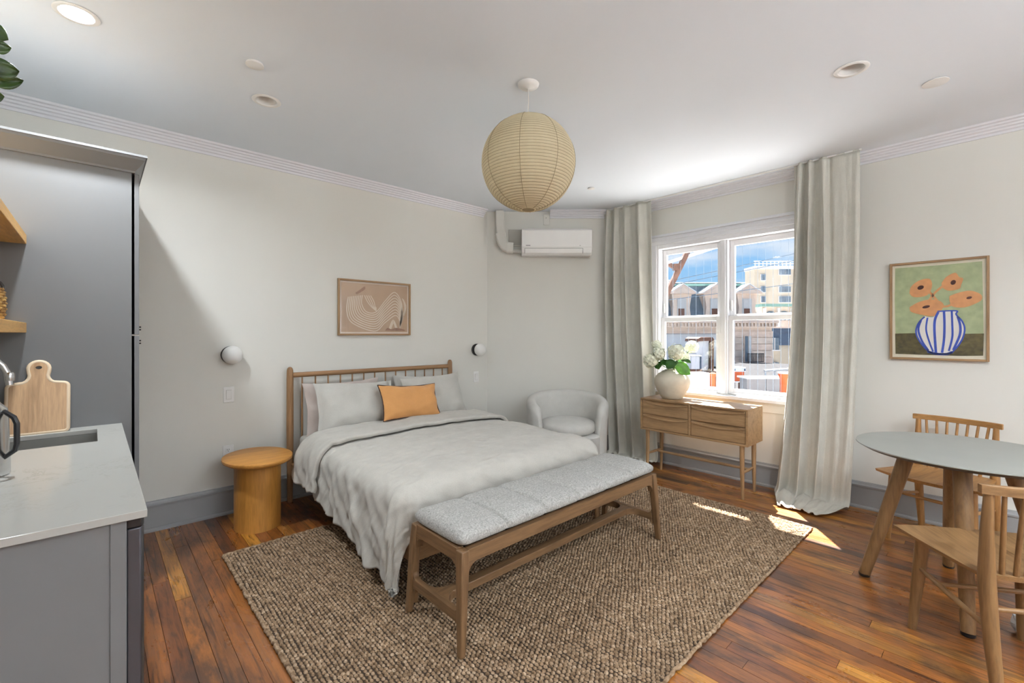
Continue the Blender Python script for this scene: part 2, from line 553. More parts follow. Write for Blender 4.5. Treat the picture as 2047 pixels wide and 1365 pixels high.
# ---- ceiling with real holes for the recessed lamps
from mathutils.geometry import delaunay_2d_cdt
CANS = [(-0.063, 2.762, 0.55), (0.758, 3.009, 0), (2.96, 0.532, 0),
        (2.05, -0.25, 0.30), (0.5, -2.2, 0.3), (1.7, -2.2, 0.6), (1.0, -0.9, 0.3)]  # this row: unseen downlights added to fill the room with light
HR = 0.056
vs = [Vector(p) for p in ((XK, YR), (XW, YR), (XW, YB), (XK, YB))]
ed = [(0, 1), (1, 2), (2, 3), (3, 0)]
for cx, cy, lit in CANS:
    b0 = len(vs)
    for i in range(24):
        a = 2 * math.pi * i / 24
        vs.append(Vector((cx + HR * math.cos(a), cy + HR * math.sin(a))))
        ed.append((b0 + i, b0 + (i + 1) % 24))
vo, eo, fo = delaunay_2d_cdt(vs, ed, [], 0, 1e-6)[:3]
keep = []
for f in fo:
    c = sum((vo[i] for i in f), Vector((0, 0))) / len(f)
    if all((c.x - a) ** 2 + (c.y - b) ** 2 > (HR * 0.97) ** 2 for a, b, _ in CANS):
        keep.append(tuple(f))
cm = MB().add([(v.x, v.y, ZC) for v in vo], keep)
ceil = cm.build('ceiling', 'ceiling_paint', smooth=0, normals=False)
ceil['kind'] = 'structure'
MB().box(XK - 0.12, XW + 0.16, YR - 0.12, YB + 0.12, ZC + 0.11, ZC + 0.2).build('light_block_slab', 'ceiling_paint', ceil)  # unseen slab added over the ceiling to block outside light
# ---- crown moulding
PROF = [(0, 2.706), (0.010, 2.706), (0.012, 2.722), (0.026, 2.727), (0.030, 2.738), (0.044, 2.743), (0.048, 2.754), (0.062, 2.758), (0.066, 2.769), (0.086, 2.772), (0.092, ZC - 0.0005), (0, ZC - 0.0005)]
t1 = MB().prism([(YB - p, z) for p, z in PROF], 'x', XK, 3.255).build('trim_1', 'trim_white', smooth=20)
t1['kind'] = 'structure'
t2 = structure('trim_2', (*c2r(0, DA), 0), VIEW)
MB().prism([(-p, z) for p, z in PROF], 'x', 0.435, xa0 + tb + 0.02).build('crown_run', 'trim_white', t2, smooth=20)
t3 = MB().prism([(XW - p, z) for p, z in PROF], 'y', YR, cb[1] + 0.03).build('trim_3', 'trim_white', smooth=20)
t3['kind'] = 'structure'
# ---- baseboards
BB = [(0, 0), (0.030, 0), (0.030, 0.012), (0.022, 0.022), (0.016, 0.024), (0.016, 0.165), (0.022, 0.168), (0.024, 0.182), (0.014, 0.192), (0.010, 0.206), (0, 0.208)]
o = MB().prism([(YB - p, z) for p, z in BB], 'x', 0.15, ca[0]).build('baseboard_left', 'baseboard_grey', smooth=20); o['kind'] = 'structure'
o = structure('baseboard_back', (*c2r(0, DA), 0), VIEW)
MB().prism([(-p, z) for p, z in BB], 'x', xa0, xa0 + tb).build('baseboard_run', 'baseboard_grey', o, smooth=20)
o = MB().prism([(XW - p, z) for p, z in BB], 'y', YR, cb[1]).build('baseboard_right', 'baseboard_grey', smooth=20); o['kind'] = 'structure'
# ---- window (local x = picture right along the wall, y = outwards)
def ring(x0, x1, z0, z1, t, y0, y1, tb=None, tt=None):
    tb = t if tb is None else tb; tt = t if tt is None else tt
    m = MB()
    m.box(x0, x0 + t, y0, y1, z0, z1); m.box(x1 - t, x1, y0, y1, z0, z1)
    m.box(x0 + t, x1 - t, y0, y1, z0, z0 + tb); m.box(x0 + t, x1 - t, y0, y1, z1 - tt, z1)
    return m
win = structure('window_1', (XW, WCY, 0), -math.pi / 2)
hm = MB()
hm.box(-0.80, 0.80, -0.020, 0, 2.325, 2.425); hm.box(-0.81, 0.81, -0.034, 0, 2.405, 2.43); hm.box(-0.80, 0.80, -0.028, 0, 2.362, 2.376)
hm.build('head_casing', 'trim_white', win, bevel=0.003)
for s in (-1, 1):
    cm = MB().box(min(s * 0.69, s * 0.80), max(s * 0.69, s * 0.80), -0.02, 0, 0.79, 2.325)
    cm.box(min(s * 0.775, s * 0.80), max(s * 0.775, s * 0.80), -0.03, 0, 0.79, 2.325)
    cm.build('side_casing', 'trim_white', win, bevel=0.003)
    MB().box(min(s * 0.668, s * 0.69), max(s * 0.668, s * 0.69), -0.005, 0.15, 0.79, 2.335).build('jamb', 'window_white', win, bevel=0.002)
MB().box(-0.668, 0.668, -0.005, 0.15, 2.283, 2.335).build('head_jamb', 'window_white', win, bevel=0.002)
mm = MB().box(-0.036, 0.036, 0.028, 0.14, 0.79, 2.283); mm.box(-0.018, 0.018, 0.018, 0.03, 0.79, 2.283)
mm.build('mullion', 'window_white', win, bevel=0.003)
for x0, x1 in ((-0.667, -0.037), (0.037, 0.667)):
    us = ring(x0, x1, 1.522, 2.282, 0.044, 0.085, 0.118, 0.042, 0.056).build('upper_sash', 'window_white', win, bevel=0.003)
    MB().box(x0 + 0.04, x1 - 0.04, 0.099, 0.104, 1.56, 2.23).build('pane', 'window_glass', us)
    ls = ring(x0 + 0.001, x1 - 0.001, 0.792, 1.548, 0.042, 0.045, 0.08, 0.054, 0.045).build('lower_sash', 'window_white', win, bevel=0.003)
    MB().box(x0 + 0.04, x1 - 0.04, 0.060, 0.065, 0.84, 1.51).build('pane', 'window_glass', ls)
    MB().box(x0 + 0.012, x0 + 0.026, 0.068, 0.0849, 1.60, 1.70).build('sash_latch', 'white_plastic', us, bevel=0.003)
    MB().box(x0 + 0.03, x1 - 0.03, 0.030, 0.045, 0.792, 0.812).build('lift_rail', 'window_white', ls, bevel=0.003)
MB().box(-0.83, 0.83, -0.075, 0.045, 0.757, 0.789).build('sill', 'window_white', win, bevel=0.006)
ap = MB().box(-0.80, 0.80, -0.018, 0, 0.665, 0.757); ap.box(-0.80, 0.80, -0.026, 0, 0.735, 0.757)
ap.build('apron', 'wall_paint', win, bevel=0.003)
win2 = copy_tree(win)
win2.name = 'window_2'
win2.location.y += W2
# ---- recessed lamps, some seen and some added out of view as fill light
def can(cx, cy, lit, label, inview):
    t = thing('recessed_ceiling_light', label, 'ceiling light', (cx, cy, ZC))
    MB().lathe([(0.055, -0.001), (0.078, -0.001), (0.079, -0.004), (0.074, -0.007), (0.060, -0.006), (0.054, 0.002)], 40, cap=False).build('trim_ring', 'white_plastic', t, smooth=40)
    if lit:
        MB().lathe([(0.0545, 0.002), (0.054, 0.012), (0.001, 0.012)], 32, cap=False).build('diffuser', 'lamp_glow', t)
        ld = bpy.data.lights.new('recessed_bulb', 'AREA')
        ld.shape = 'DISK'; ld.size = 0.10; ld.energy = LAMP_W * lit; ld.color = (0.88, 0.95, 1.0); ld.spread = R(160)
        lo = bpy.data.objects.new('recessed_bulb', ld)
        COL.objects.link(lo); lo.parent = t; lo.location = (0, 0, -0.012)
    else:
        MB().lathe([(0.0545, 0.0), (0.050, 0.035), (0.044, 0.07), (0.001, 0.072)], 32, cap=False).build('baffle', 'white_plastic', t)
        MB().lathe([(0.036, 0.062), (0.034, 0.058), (0.001, 0.056)], 28, cap=False).build('lens', 'opal_glass', t)
    return t
LBL = ['glowing recessed downlight in the ceiling above the kitchen counter', 'unlit recessed downlight in the ceiling near the bed wall', 'unlit recessed downlight in the ceiling above the dining table',
       'added fill downlight to the right of the camera, out of view', 'added fill downlight at the rear left of the room', 'added fill downlight at the rear middle of the room', 'added fill downlight behind the dining chairs, out of view']
for (cx, cy, lit), lb in zip(CANS, LBL):
    can(cx, cy, lit, lb, True)
for cx, cy, r, h, lb in ((0.609, 2.64, 0.043, 0.012, 'round white cover disc on ceiling beside the bed-wall downlight'),
                         (3.459, 0.239, 0.058, 0.006, 'flat round white cover disc on ceiling at far right'),
                         (3.522, 2.677, 0.035, 0.008, 'small round cover disc on ceiling beyond the paper lantern')):
    tag(MB().lathe([(r * 0.93, 0), (r * 0.93, -h * 0.4), (r, -h * 0.45), (r, -h * 0.9), (r * 0.95, -h), (0.001, -h - 0.001)], 36).build('ceiling_disc', 'white_plastic', loc=(cx, cy, ZC)), lb, 'ceiling disc', 'ceiling cover discs')
# ---- unseen uplights added behind the camera to brighten the room
def fill_torchiere(x_, y_, lb, k=1.0):
    t = thing('added_fill_lamp', lb, 'fill lamp', (x_, y_, 0), 0, 'added fill uplights behind the camera')
    MB().lathe([(0.14, 0), (0.14, 0.015), (0.02, 0.03)], 32).build('base', 'black_metal', t)
    MB().tube([(0, 0, 0.02), (0, 0, 1.62)], 0.012, 12).build('pole', 'black_metal', t)
    MB().lathe([(0.02, 1.62), (0.10, 1.64), (0.19, 1.70), (0.21, 1.76), (0.205, 1.76), (0.18, 1.706), (0.09, 1.65), (0.001, 1.64)], 36, cap=False).build('bowl_shade', 'white_plastic', t)
    ld = bpy.data.lights.new('fill_bulb', 'POINT')
    ld.energy = FILL_W * k; ld.shadow_soft_size = 0.04; ld.color = (0.88, 0.95, 1.0)
    lo = bpy.data.objects.new('fill_bulb', ld)
    COL.objects.link(lo); lo.parent = t; lo.location = (0, 0, 1.715)
fill_torchiere(1.7, -3.3, 'added unseen fill uplight in the middle of the room, behind the camera')
fill_torchiere(0.2, -1.9, 'added unseen fill uplight by the kitchen wall, behind the camera', 0.35)
# ================================================================== KITCHEN
# tall cabinet
tc_ = thing('tall_cabinet', 'tall grey kitchen cabinet with crown moulding against the bed wall', 'cabinet', (-0.2, 3.5, 0))
def T(m): return m.xf(Matrix.Translation((0.2, -3.5, 0)))
T(MB().box(XK + 0.002, 0.118, 3.075, YB - 0.002, 0.1, 2.215)).build('carcass', 'grey_paint', tc_)
T(MB().box(XK + 0.002, 0.136, 3.052, 3.074, 0.0, 2.215)).build('side_panel', 'grey_paint', tc_, bevel=0.001)
T(MB().box(XK + 0.002, 0.07, 3.075, YB - 0.002, 0.0, 0.1)).build('toe_kick', 'grey_paint', tc_)
for z0, z1, zh in ((0.11, 1.361, 1.328), (1.369, 2.205, 1.40)):
    d = T(MB().box(0.147, 0.166, 3.058, YB - 0.01, z0, z1)).build('door', 'grey_paint', tc_, bevel=0.0015)
    for dz in (-0.006, 0.008):
        T(MB().tube([(0.166, 3.10, zh + dz), (0.176, 3.10, zh + dz)], 0.004, 8)).build('knob', 'black_metal', d)
cp = [(0, 2.205), (0.012, 2.205), (0.014, 2.215), (0.030, 2.235), (0.052, 2.268), (0.054, 2.280), (0.060, 2.281), (0.060, 2.292), (-0.02, 2.292), (-0.02, 2.205)]
m = MB()
# crown: side run (along x, facing the room -y) and front run (along y, facing +x), mitred
def crown_run():
    n = len(cp)
    x0 = XK + 0.002; xf = 0.136; yf = 3.052; y1 = YB - 0.002
    A = [(x0, yf - p, z) for p, z in cp]; B = [(xf + p, yf - p, z) for p, z in cp]; C = [(xf + p, y1, z) for p, z in cp]
    fs = []
    for i in range(n):
        j = (i + 1) % n
        fs += [(i, j, n + j, n + i), (n + i, n + j, 2 * n + j, 2 * n + i)]
    fs += [tuple(range(n)), tuple(range(2 * n, 3 * n))[::-1]]
    return MB().add(A + B + C, fs)
T(crown_run()).build('crown', 'grey_paint', tc_, smooth=20)
T(MB().box(XK + 0.002, 0.12, 3.06, YB - 0.002, 2.2155, 2.285)).build('top_panel', 'grey_paint', tc_)
# base cabinet run
bc = thing('base_cabinet', 'grey kitchen base cabinet with a plain end panel under the white counter', 'cabinet', (-0.25, 2.3, 0))
def T2(m): return m.xf(Matrix.Translation((0.25, -2.3, 0)))
T2(MB().box(XK + 0.002, 0.058, 1.52, 1.545, 0.0, 0.895)).build('end_panel', 'grey_paint', bc, bevel=0.001)
T2(MB().box(0.026, 0.056, 1.515, 1.52, 0.0, 0.895)).build('edge_stile', 'grey_paint', bc, bevel=0.001)
T2(MB().box(XK + 0.002, -0.02, 2.16, 2.50, 0.1, 0.895)).build('carcass', 'grey_paint', bc)
T2(MB().box(XK + 0.002, 0.02, 2.50, 3.045, 0.1, 0.58)).build('sink_carcass', 'grey_paint', bc)
d = T2(MB().box(0.040, 0.060, 2.165, 3.04, 0.11, 0.89)).build('door', 'grey_paint', bc, bevel=0.0015)
T2(MB().box(0.060, 0.072, 2.60, 2.615, 0.7, 0.82)).build('handle', 'black_metal', d, bevel=0.002)
dw = thing('dishwasher', 'dark steel dishwasher with black control strip at the counter end', 'dishwasher', (-0.2, 1.85, 0))
def T3(m): return m.xf(Matrix.Translation((0.2, -1.85, 0)))
T3(MB().box(XK + 0.01, 0.05, 1.556, 2.15, 0.02, 0.88)).build('tub', 'slot_dark', dw)
T3(MB().prism([(0.059, 1.553), (0.088, 1.553), (0.095, 1.565), (0.095, 2.14), (0.088, 2.153), (0.059, 2.153)], 'z', 0.10, 0.856)).build('door', 'appliance_steel', dw, bevel=0.003)
T3(MB().prism([(0.059, 1.553), (0.088, 1.553), (0.095, 1.565), (0.095, 2.14), (0.088, 2.153), (0.059, 2.153)], 'z', 0.858, 0.886)).build('control_strip', 'black_metal', dw, bevel=0.002)
# countertop with sink cut-out
ct = thing('countertop', 'white quartz countertop with faint veins and a sink cut-out', 'countertop', (-0.23, 2.27, 0.896))
sx0, sx1, sy0, sy1 = -0.42, 0.004, 2.60, 2.94
cx0, cx1, cy0, cy1 = XK + 0.002, 0.098, 1.50, 3.049
def T4(m): return m.xf(Matrix.Translation((0.23, -2.27, -0.896)))
o = [(cx0, cy0), (cx1, cy0), (cx1, cy1), (cx0, cy1)]; i_ = [(sx0, sy0), (sx1, sy0), (sx1, sy1), (sx0, sy1)]
vs = [(*p, 0.896) for p in o] + [(*p, 0.896) for p in i_] + [(*p, 0.916) for p in o] + [(*p, 0.916) for p in i_]
fs = []
for k in range(4):
    j = (k + 1) % 4
    fs += [(k, j, 4 + j, 4 + k), (8 + k, 8 + j, 12 + j, 12 + k), (k, j, 8 + j, 8 + k), (4 + k, 4 + j, 12 + j, 12 + k)]
T4(MB().add(vs, fs)).build('slab', 'quartz', ct, bevel=0.0015)
T4(MB().box(XK + 0.002, XK + 0.02, 1.50, 3.049, 0.9165, 1.0)).build('backsplash', 'quartz', ct, bevel=0.001)
sk = thing('sink', 'undermount stainless steel kitchen sink set in the white counter', 'sink', (-0.208, 2.77, 0.7))
def T5(m): return m.xf(Matrix.Translation((0.208, -2.77, -0.7)))
bas = MB()
bas.box(sx0 - 0.02, sx0 - 0.004, sy0 - 0.02, sy1 + 0.02, 0.70, 0.8955); bas.box(sx1 + 0.004, sx1 + 0.018, sy0 - 0.02, sy1 + 0.02, 0.70, 0.8955)
bas.box(sx0 - 0.004, sx1 + 0.004, sy0 - 0.02, sy0 - 0.004, 0.70, 0.8955); bas.box(sx0 - 0.004, sx1 + 0.004, sy1 + 0.004, sy1 + 0.02, 0.70, 0.8955)
bas.box(sx0 - 0.004, sx1 + 0.004, sy0 - 0.004, sy1 + 0.004, 0.70, 0.715)
T5(bas).build('basin', 'sink_steel', sk, bevel=0.002)
T5(MB().lathe([(0.04, 0), (0.04, 0.004), (0.03, 0.005), (0.001, 0.002)], 24, c=(-0.2, 2.77, 0.715))).build('drain', 'steel', sk)
# faucet
fa = thing('kitchen_faucet', 'curved chrome kitchen faucet over the sink at left edge', 'faucet', (-0.48, 2.77, 0.916))
MB().lathe([(0.03, 0), (0.03, 0.006), (0.024, 0.012), (0.022, 0.06), (0.018, 0.065)], 24).build('base', 'steel', fa)
pts = [(0, 0, 0.06), (0, 0, 0.27)] + [(0.1075 - 0.1075 * math.cos(R(a)), 0, 0.27 + 0.1075 * math.sin(R(a))) for a in range(15, 181, 15)]
pts += [(0.218, 0, 0.245)]
MB().tube(pts, [0.012] * (len(pts) - 2) + [0.0125, 0.0125], 14).build('spout', 'steel', fa, smooth=60)
MB().lathe([(0.014, 0), (0.015, 0.01), (0.015, 0.03), (0.0125, 0.035)], 16, c=(0.2185, 0, 0.262)).build('aerator', 'steel', fa)
MB().tube([(0.02, 0, 0.045), (0.05, -0.02, 0.06), (0.09, -0.03, 0.085)], [0.008, 0.006, 0.005], 10).build('lever', 'steel', fa)
# shelves
for z0, z1, lb in ((1.787, 1.829, 'upper honey wood shelf meeting the tall grey cabinet'), (1.377, 1.423, 'lower honey wood shelf with the wicker basket on it')):
    s = tag(MB().box(-0.16, 0.164, -0.8, 0.65, -0.02, z1 - z0 - 0.02).build('wall_shelf', 'shelf_y', bevel=0.002, loc=(XK + 0.16, 2.4, z0 + 0.02)), lb, 'shelf', 'honey wood kitchen shelves')
# cutting board
def rounded_board():
    w = 0.098; pts = []
    pts += arc(w - 0.014, 0.014, 0.014, 270, 360, 5)
    pts += arc(w - 0.016, 0.212, 0.016, 0, 80, 5)
    pts += [(0.050, 0.232), (0.038, 0.240), (0.030, 0.254), (0.028, 0.268), (0.031, 0.283)]
    pts += arc(0, 0.300, 0.033, -10, 190, 12)
    pts += [(-0.031, 0.283), (-0.028, 0.268), (-0.030, 0.254), (-0.038, 0.240), (-0.050, 0.232)]
    pts += arc(-w + 0.016, 0.212, 0.016, 100, 180, 5)
    pts += arc(-w + 0.014, 0.014, 0.014, 180, 270, 5)
    return pts
cbd = thing('cutting_board', 'wooden cutting board with handle leaning against the grey cabinet', 'cutting board', (-0.195, 2.972, 0.9165))
cbd.rotation_euler = (R(-12), 0, 0)
hole = [(0.011 * math.cos(a), 0.304 + 0.008 * math.sin(a)) for a in [2 * math.pi * i / 20 for i in range(20)]]
outl = rounded_board()
vv = [Vector(p) for p in outl] + [Vector(p) for p in hole]
n1 = len(outl)
ee = [(i, (i + 1) % n1) for i in range(n1)] + [(n1 + i, n1 + (i + 1) % 20) for i in range(20)]
vo, eo, fo = delaunay_2d_cdt(vv, ee, [], 1, 1e-6)[:3]
keep = []
for f in fo:
    c = sum((vo[i] for i in f), Vector((0, 0))) / len(f)
    if (c.x / 0.011) ** 2 + ((c.y - 0.304) / 0.008) ** 2 > 0.95:
        keep.append(tuple(f))
nv = len(vo)
vs = [(p.x, -0.009, p.y) for p in vo] + [(p.x, 0.009, p.y) for p in vo]
fs = [f for f in keep] + [tuple(i + nv for i in f[::-1]) for f in keep]
MB().add(vs, fs).build('board_faces', 'board_wood', cbd, smooth=0)
rim = [(i, (i + 1) % n1) for i in range(n1)] + [(n1 + i, n1 + (i + 1) % 20) for i in range(20)]
vs = [(p[0], -0.0093, p[1]) for p in outl + hole] + [(p[0], 0.0093, p[1]) for p in outl + hole]
# pale rounded edge band
eb = MB()
eb.tube([(p[0] * 0.985, 0, 0.0035 + p[1] * 0.985) for p in outl], (0.0098), 8, closed=True)
eb.build('edge', 'board_edge', cbd, smooth=60)
eh = MB().add([(p[0], -0.0092, p[1]) for p in hole] + [(p[0], 0.0092, p[1]) for p in hole], [(i, (i + 1) % 20, 20 + (i + 1) % 20, 20 + i) for i in range(20)])
eh.build('hole_edge', 'board_edge', cbd)
# kettle
ke = thing('kettle', 'steel kettle with black six-sided handle standing on the counter', 'kettle', (-0.292, 2.2, 0.9165))
MB().lathe([(0.085, 0), (0.087, 0.004), (0.087, 0.02), (0.083, 0.19), (0.080, 0.212), (0.060, 0.236), (0.035, 0.250), (0.001, 0.254)], 48).build('body', 'steel', ke, smooth=50)
MB().lathe([(0.020, 0.249), (0.021, 0.254), (0.010, 0.260), (0.012, 0.275), (0.001, 0.280)], 24).build('lid_knob', 'black_metal', ke)
hx = [(0.060, 0.075), (0.082, 0.058), (0.108, 0.080), (0.112, 0.100), (0.112, 0.165), (0.105, 0.185), (0.082, 0.205), (0.060, 0.190)]
hp = []
for u, z in hx:
    hp.append((u * 0.93, -u * 0.42, z))
MB().tube(hp, (0.0075), 8, closed=True).build('handle', 'black_metal', ke, smooth=40)
MB().tube([(-0.08, 0, 0.05), (-0.13, 0.0, 0.10), (-0.15, 0.0, 0.18), (-0.19, 0, 0.21)], [0.012, 0.009, 0.007, 0.006], 10).build('gooseneck', 'steel', ke, smooth=60)
# basket
bk = thing('wicker_basket', 'small woven wicker basket on the lower kitchen shelf', 'basket', (-0.380, 2.80, 1.4232))
m = MB()
for i in range(12):
    z = 0.006 + i * 0.0115
    n = 40
    pts = []
    for k in range(n):
        a = 2 * math.pi * k / n
        rr = 0.095 + 0.003 * math.sin(a * 10 + (math.pi if i % 2 else 0)) + 0.012 * math.sin(i / 11 * math.pi) * 0.5
        pts.append((rr * math.cos(a), rr * math.sin(a), z))
    m.tube(pts, 0.0066, 6, closed=True)
m.lathe([(0.09, 0.0), (0.09, 0.004)], 24)
m.build('weave', 'wicker', bk, smooth=60)
MB().tube([(0.098 * math.cos(R(a)), 0.0, 0.135 + 0.06 * math.sin(R(a))) for a in range(0, 181, 12)], 0.006, 8).build('handle', 'dark_bronze', bk, smooth=60)
# jar with leafy branch on the upper shelf
jr = tag(MB().lathe([(0.045, 0), (0.06, 0.02), (0.065, 0.08), (0.045, 0.13), (0.035, 0.15), (0.038, 0.16), (0.034, 0.158), (0.03, 0.14), (0.001, 0.13)], 32).build('shelf_jar', 'vase_ceramic', loc=(-0.44, 2.22, 1.8295)), 'pale ceramic jar on the upper shelf holding a leafy branch', 'jar')
br = thing('leafy_branch', 'dark green round-leaved branch reaching in at the top left', 'branch', (-0.44, 2.22, 1.96))
def leaf_mesh(l, w, cup=0.15, n=6):
    m = MB(); P = []
    for i in range(n + 1):
        t = i / n
        ww = w * math.sin(math.pi * min(1, t ** 0.8)) ** 0.75 if 0 < t < 1 else 0.001
        P.append([(t * l, s * ww, cup * l * (abs(s) ** 1.5) * 0.5 - 0.25 * l * t * t * cup) for s in (-1, -0.5, 0, 0.5, 1)])
    return m.grid(P)
spine = [(0, 0, 0), (0.02, -0.01, 0.18), (0.06, -0.015, 0.33), (0.11, -0.02, 0.405), (0.155, -0.02, 0.36), (0.172, -0.02, 0.26), (0.178, -0.02, 0.17)]
MB().tube(spine, [0.004, 0.0035, 0.003, 0.0025, 0.002, 0.0018, 0.0015], 8).build('stem', 'stem_green', br)
def bpt(px, py, yy=2.2):
    dx = (px - 1023.5) / 899.0
    rx, ry, rz_ = AX * dx + FX, BX * dx + FY, -(py - 668) / 899.0
    k = yy / ry
    return Vector((rx * k + 0.44, yy - 2.22, 1.37 + rz_ * k - 1.96))
for (b_, t_, hw_l, dy) in (((-28, 55), (17, 80), 0.026, 0.0), ((-20, 92), (23, 96), 0.020, 0.02), ((-22, 136), (39, 143), 0.029, -0.01), ((-14, 168), (47, 161), 0.019, 0.02), ((-32, 190), (9, 193), 0.020, 0.0), ((-60, 120), (-20, 100), 0.028, 0.02), ((-70, 170), (-30, 175), 0.028, 0.0)):
    p0 = bpt(*b_, 2.2 + dy); p1 = bpt(*t_, 2.2 + dy)
    xa_ = (p1 - p0).normalized(); tow_ = Vector((0.1, -0.85, -0.15)).normalized()
    za_ = (tow_ - xa_ * tow_.dot(xa_)).normalized(); ya_ = za_.cross(xa_)
    Mx = Matrix((xa_, ya_, za_)).transposed().to_4x4(); Mx.translation = p0
    leaf_mesh((p1 - p0).length, hw_l * 1.15, 0.2, 8).xf(Mx).build('leaf', 'branch_leaf', br, smooth=179, solid=0.001)
# ================================================================== RUG
RX0, RX1, RY0, RY1 = 0.575, 3.69, 0.89, 3.24
rug = thing('jute_rug', 'large natural jute rug under the bed and bench', 'rug', ((RX0 + RX1) / 2, (RY0 + RY1) / 2, 0.0))
rcx, rcy = rug.location.x, rug.location.y
hw, hl = (RX1 - RX0) / 2, (RY1 - RY0) / 2
MB().box(-hw + 0.005, hw - 0.005, -hl + 0.005, hl - 0.005, 0.0015, 0.007).build('backing', 'jute_base', rug)
rng = np.random.default_rng(3)
px_, py_ = 0.0178, 0.0215
nx, ny = int(2 * hw / px_), int(2 * hl / py_)
gx, gy = np.meshgrid(np.arange(nx), np.arange(ny), indexing='ij')
CXs = (-hw + (gx + 0.5) * px_ + 0.0 * px_ + 0.0016 * np.sin(gy * 0.5 + gx) + rng.normal(0, 0.0011, gx.shape)).ravel()
CYs = (-hl + (gy + 0.5) * py_ + 0.5 * py_ * (gx % 2) + 0.004 * np.sin(gx * 0.35) + rng.normal(0, 0.0009, gx.shape)).ravel()
SXs = (0.0081 + rng.normal(0, 0.0009, CXs.shape)); SYs = (0.0112 + rng.normal(0, 0.0010, CXs.shape)); HZs = 0.0095 + rng.normal(0, 0.0013, CXs.shape)
rings = [(1.0, 0.0), (0.72, 0.72)]
ang = np.arange(6) * np.pi / 3 + 0.3
tmpl = np.array([[r * np.cos(a), r * np.sin(a), z] for r, z in rings for a in ang] + [[0, 0, 1.0]])
rot = rng.normal(0.22, 0.16, CXs.shape)
ca_, sa_ = np.cos(rot), np.sin(rot)
tx = tmpl[None, :, 0] * SXs[:, None]; ty = tmpl[None, :, 1] * SYs[:, None]
VX = CXs[:, None] + tx * ca_[:, None] - ty * sa_[:, None]
VY = CYs[:, None] + tx * sa_[:, None] + ty * ca_[:, None]
VZ = 0.006 + tmpl[None, :, 2] * HZs[:, None]
V = np.stack([VX, VY, VZ], -1).reshape(-1, 3)
loop = []; 
tf = []
for k in range(6):
    k2 = (k + 1) % 6
    tf += [(k, k2, 6 + k2), (k, 6 + k2, 6 + k), (6 + k, 6 + k2, 12)]
tf = np.array(tf)
Fa = (np.arange(len(CXs))[:, None, None] * 13 + tf[None]).reshape(-1, 3)
me = bpy.data.meshes.new('weave')
me.vertices.add(len(V)); me.vertices.foreach_set('co', V.ravel())
me.loops.add(Fa.size); me.loops.foreach_set('vertex_index', Fa.ravel())
me.polygons.add(len(Fa)); me.polygons.foreach_set('loop_start', np.arange(0, Fa.size, 3)); me.polygons.foreach_set('loop_total', np.full(len(Fa), 3))
me.polygons.foreach_set('use_smooth', np.ones(len(Fa), bool))
me.update(calc_edges=True)
me.materials.append(MATS['jute'])
wv = bpy.data.objects.new('weave', me); COL.objects.link(wv); wv.parent = rug; wv['kind'] = 'stuff'
per = []
n = 130
for (xa, ya, xb, yb) in ((-hw, -hl, hw, -hl), (hw, -hl, hw, hl), (hw, hl, -hw, hl), (-hw, hl, -hw, -hl)):
    for i in range(n):
        t = i / n
        per.append((xa + (xb - xa) * t + random.gauss(0, 0.002), ya + (yb - ya) * t + random.gauss(0, 0.002), 0.0085))
MB().tube(per, [0.0085 + 0.0016 * ((i % 2) * 2 - 1) for i in range(len(per))], 6, closed=True).build('edge_braid', 'jute', rug, smooth=60)
# frayed threads at the corner near the window
fm = MB()
for i in range(14):
    a = random.uniform(-1.2, 1.6); l = random.uniform(0.02, 0.06); x0 = hw - random.uniform(0, 0.16) ; y0 = -hl + random.uniform(0.2, 0.62)
    x0 = hw
    fm.tube([(x0, y0, 0.01), (x0 + l * 0.5, y0 + l * 0.3 * math.sin(a), 0.016), (x0 + l, y0 + l * math.sin(a), 0.006)], 0.0012, 5)
fm.build('frayed_threads', 'jute', rug)['kind'] = 'stuff'
# ================================================================== BED
bed = thing('bed_frame', 'oak spindle headboard bed frame against the left wall', 'bed', (1.955, 3.0, 0))
BX0, BX1 = -0.79, 0.79
for s in (-1, 1):
    hp_ = MB().lathe([(0.020, 0), (0.024, 0.3), (0.027, 0.6), (0.026, 1.0), (0.024, 1.075), (0.019, 1.092), (0.010, 1.101), (0.001, 1.103)], 24, c=(s * 0.79, 0.935, 0))
    hp_.build('head_post', 'bed_z', bed, smooth=50)
    MB().box(s * 0.775 - 0.013, s * 0.775 + 0.013, -0.98, 0.92, 0.215, 0.315).build('side_rail', 'bed_y', bed, bevel=0.004)
    MB().lathe([(0.018, 0.0155), (0.026, 0.32)], 20, c=(s * 0.765, -0.985, 0)).build('foot_leg', 'bed_z', bed, smooth=50)
MB().tube([(-0.775, 0.935, 1.035), (0.775, 0.935, 1.035)], [(0.021, 0.014), (0.021, 0.014)], 16).build('top_rail', 'bed_x', bed, smooth=50)
MB().tube([(-0.775, 0.935, 0.30), (0.775, 0.935, 0.30)], [(0.025, 0.016), (0.025, 0.016)], 16).build('lower_rail', 'bed_x', bed, smooth=50)
MB().box(-0.76, 0.76, -0.995, -0.97, 0.215, 0.315).build('foot_rail', 'bed_x', bed, bevel=0.004)
for i in range(14):
    xx = -0.695 + i * 1.39 / 13
    MB().tube([(xx, 0.935, 0.31), (xx, 0.935, 0.65), (xx, 0.935, 1.025)], [0.0065, 0.0085, 0.0065], 10).build('spindle', 'bed_z', bed, smooth=60)
for i in range(11):
    MB().box(-0.76, 0.76, -0.9 + i * 0.175, -0.83 + i * 0.175, 0.28, 0.298).build('slat', 'bed_x', bed, bevel=0.002)
mt = MB().prism(rrect(-0.745, 0.745, -0.930, 0.90, 0.07), 'z', 0.0, 0.245)
mt = tag(mt.build('mattress', 'sheet_linen', bevel=0.035, seg=5, loc=(1.955, 3.0, 0.3)), 'mattress in a pale grey fitted sheet on the oak bed', 'mattress')
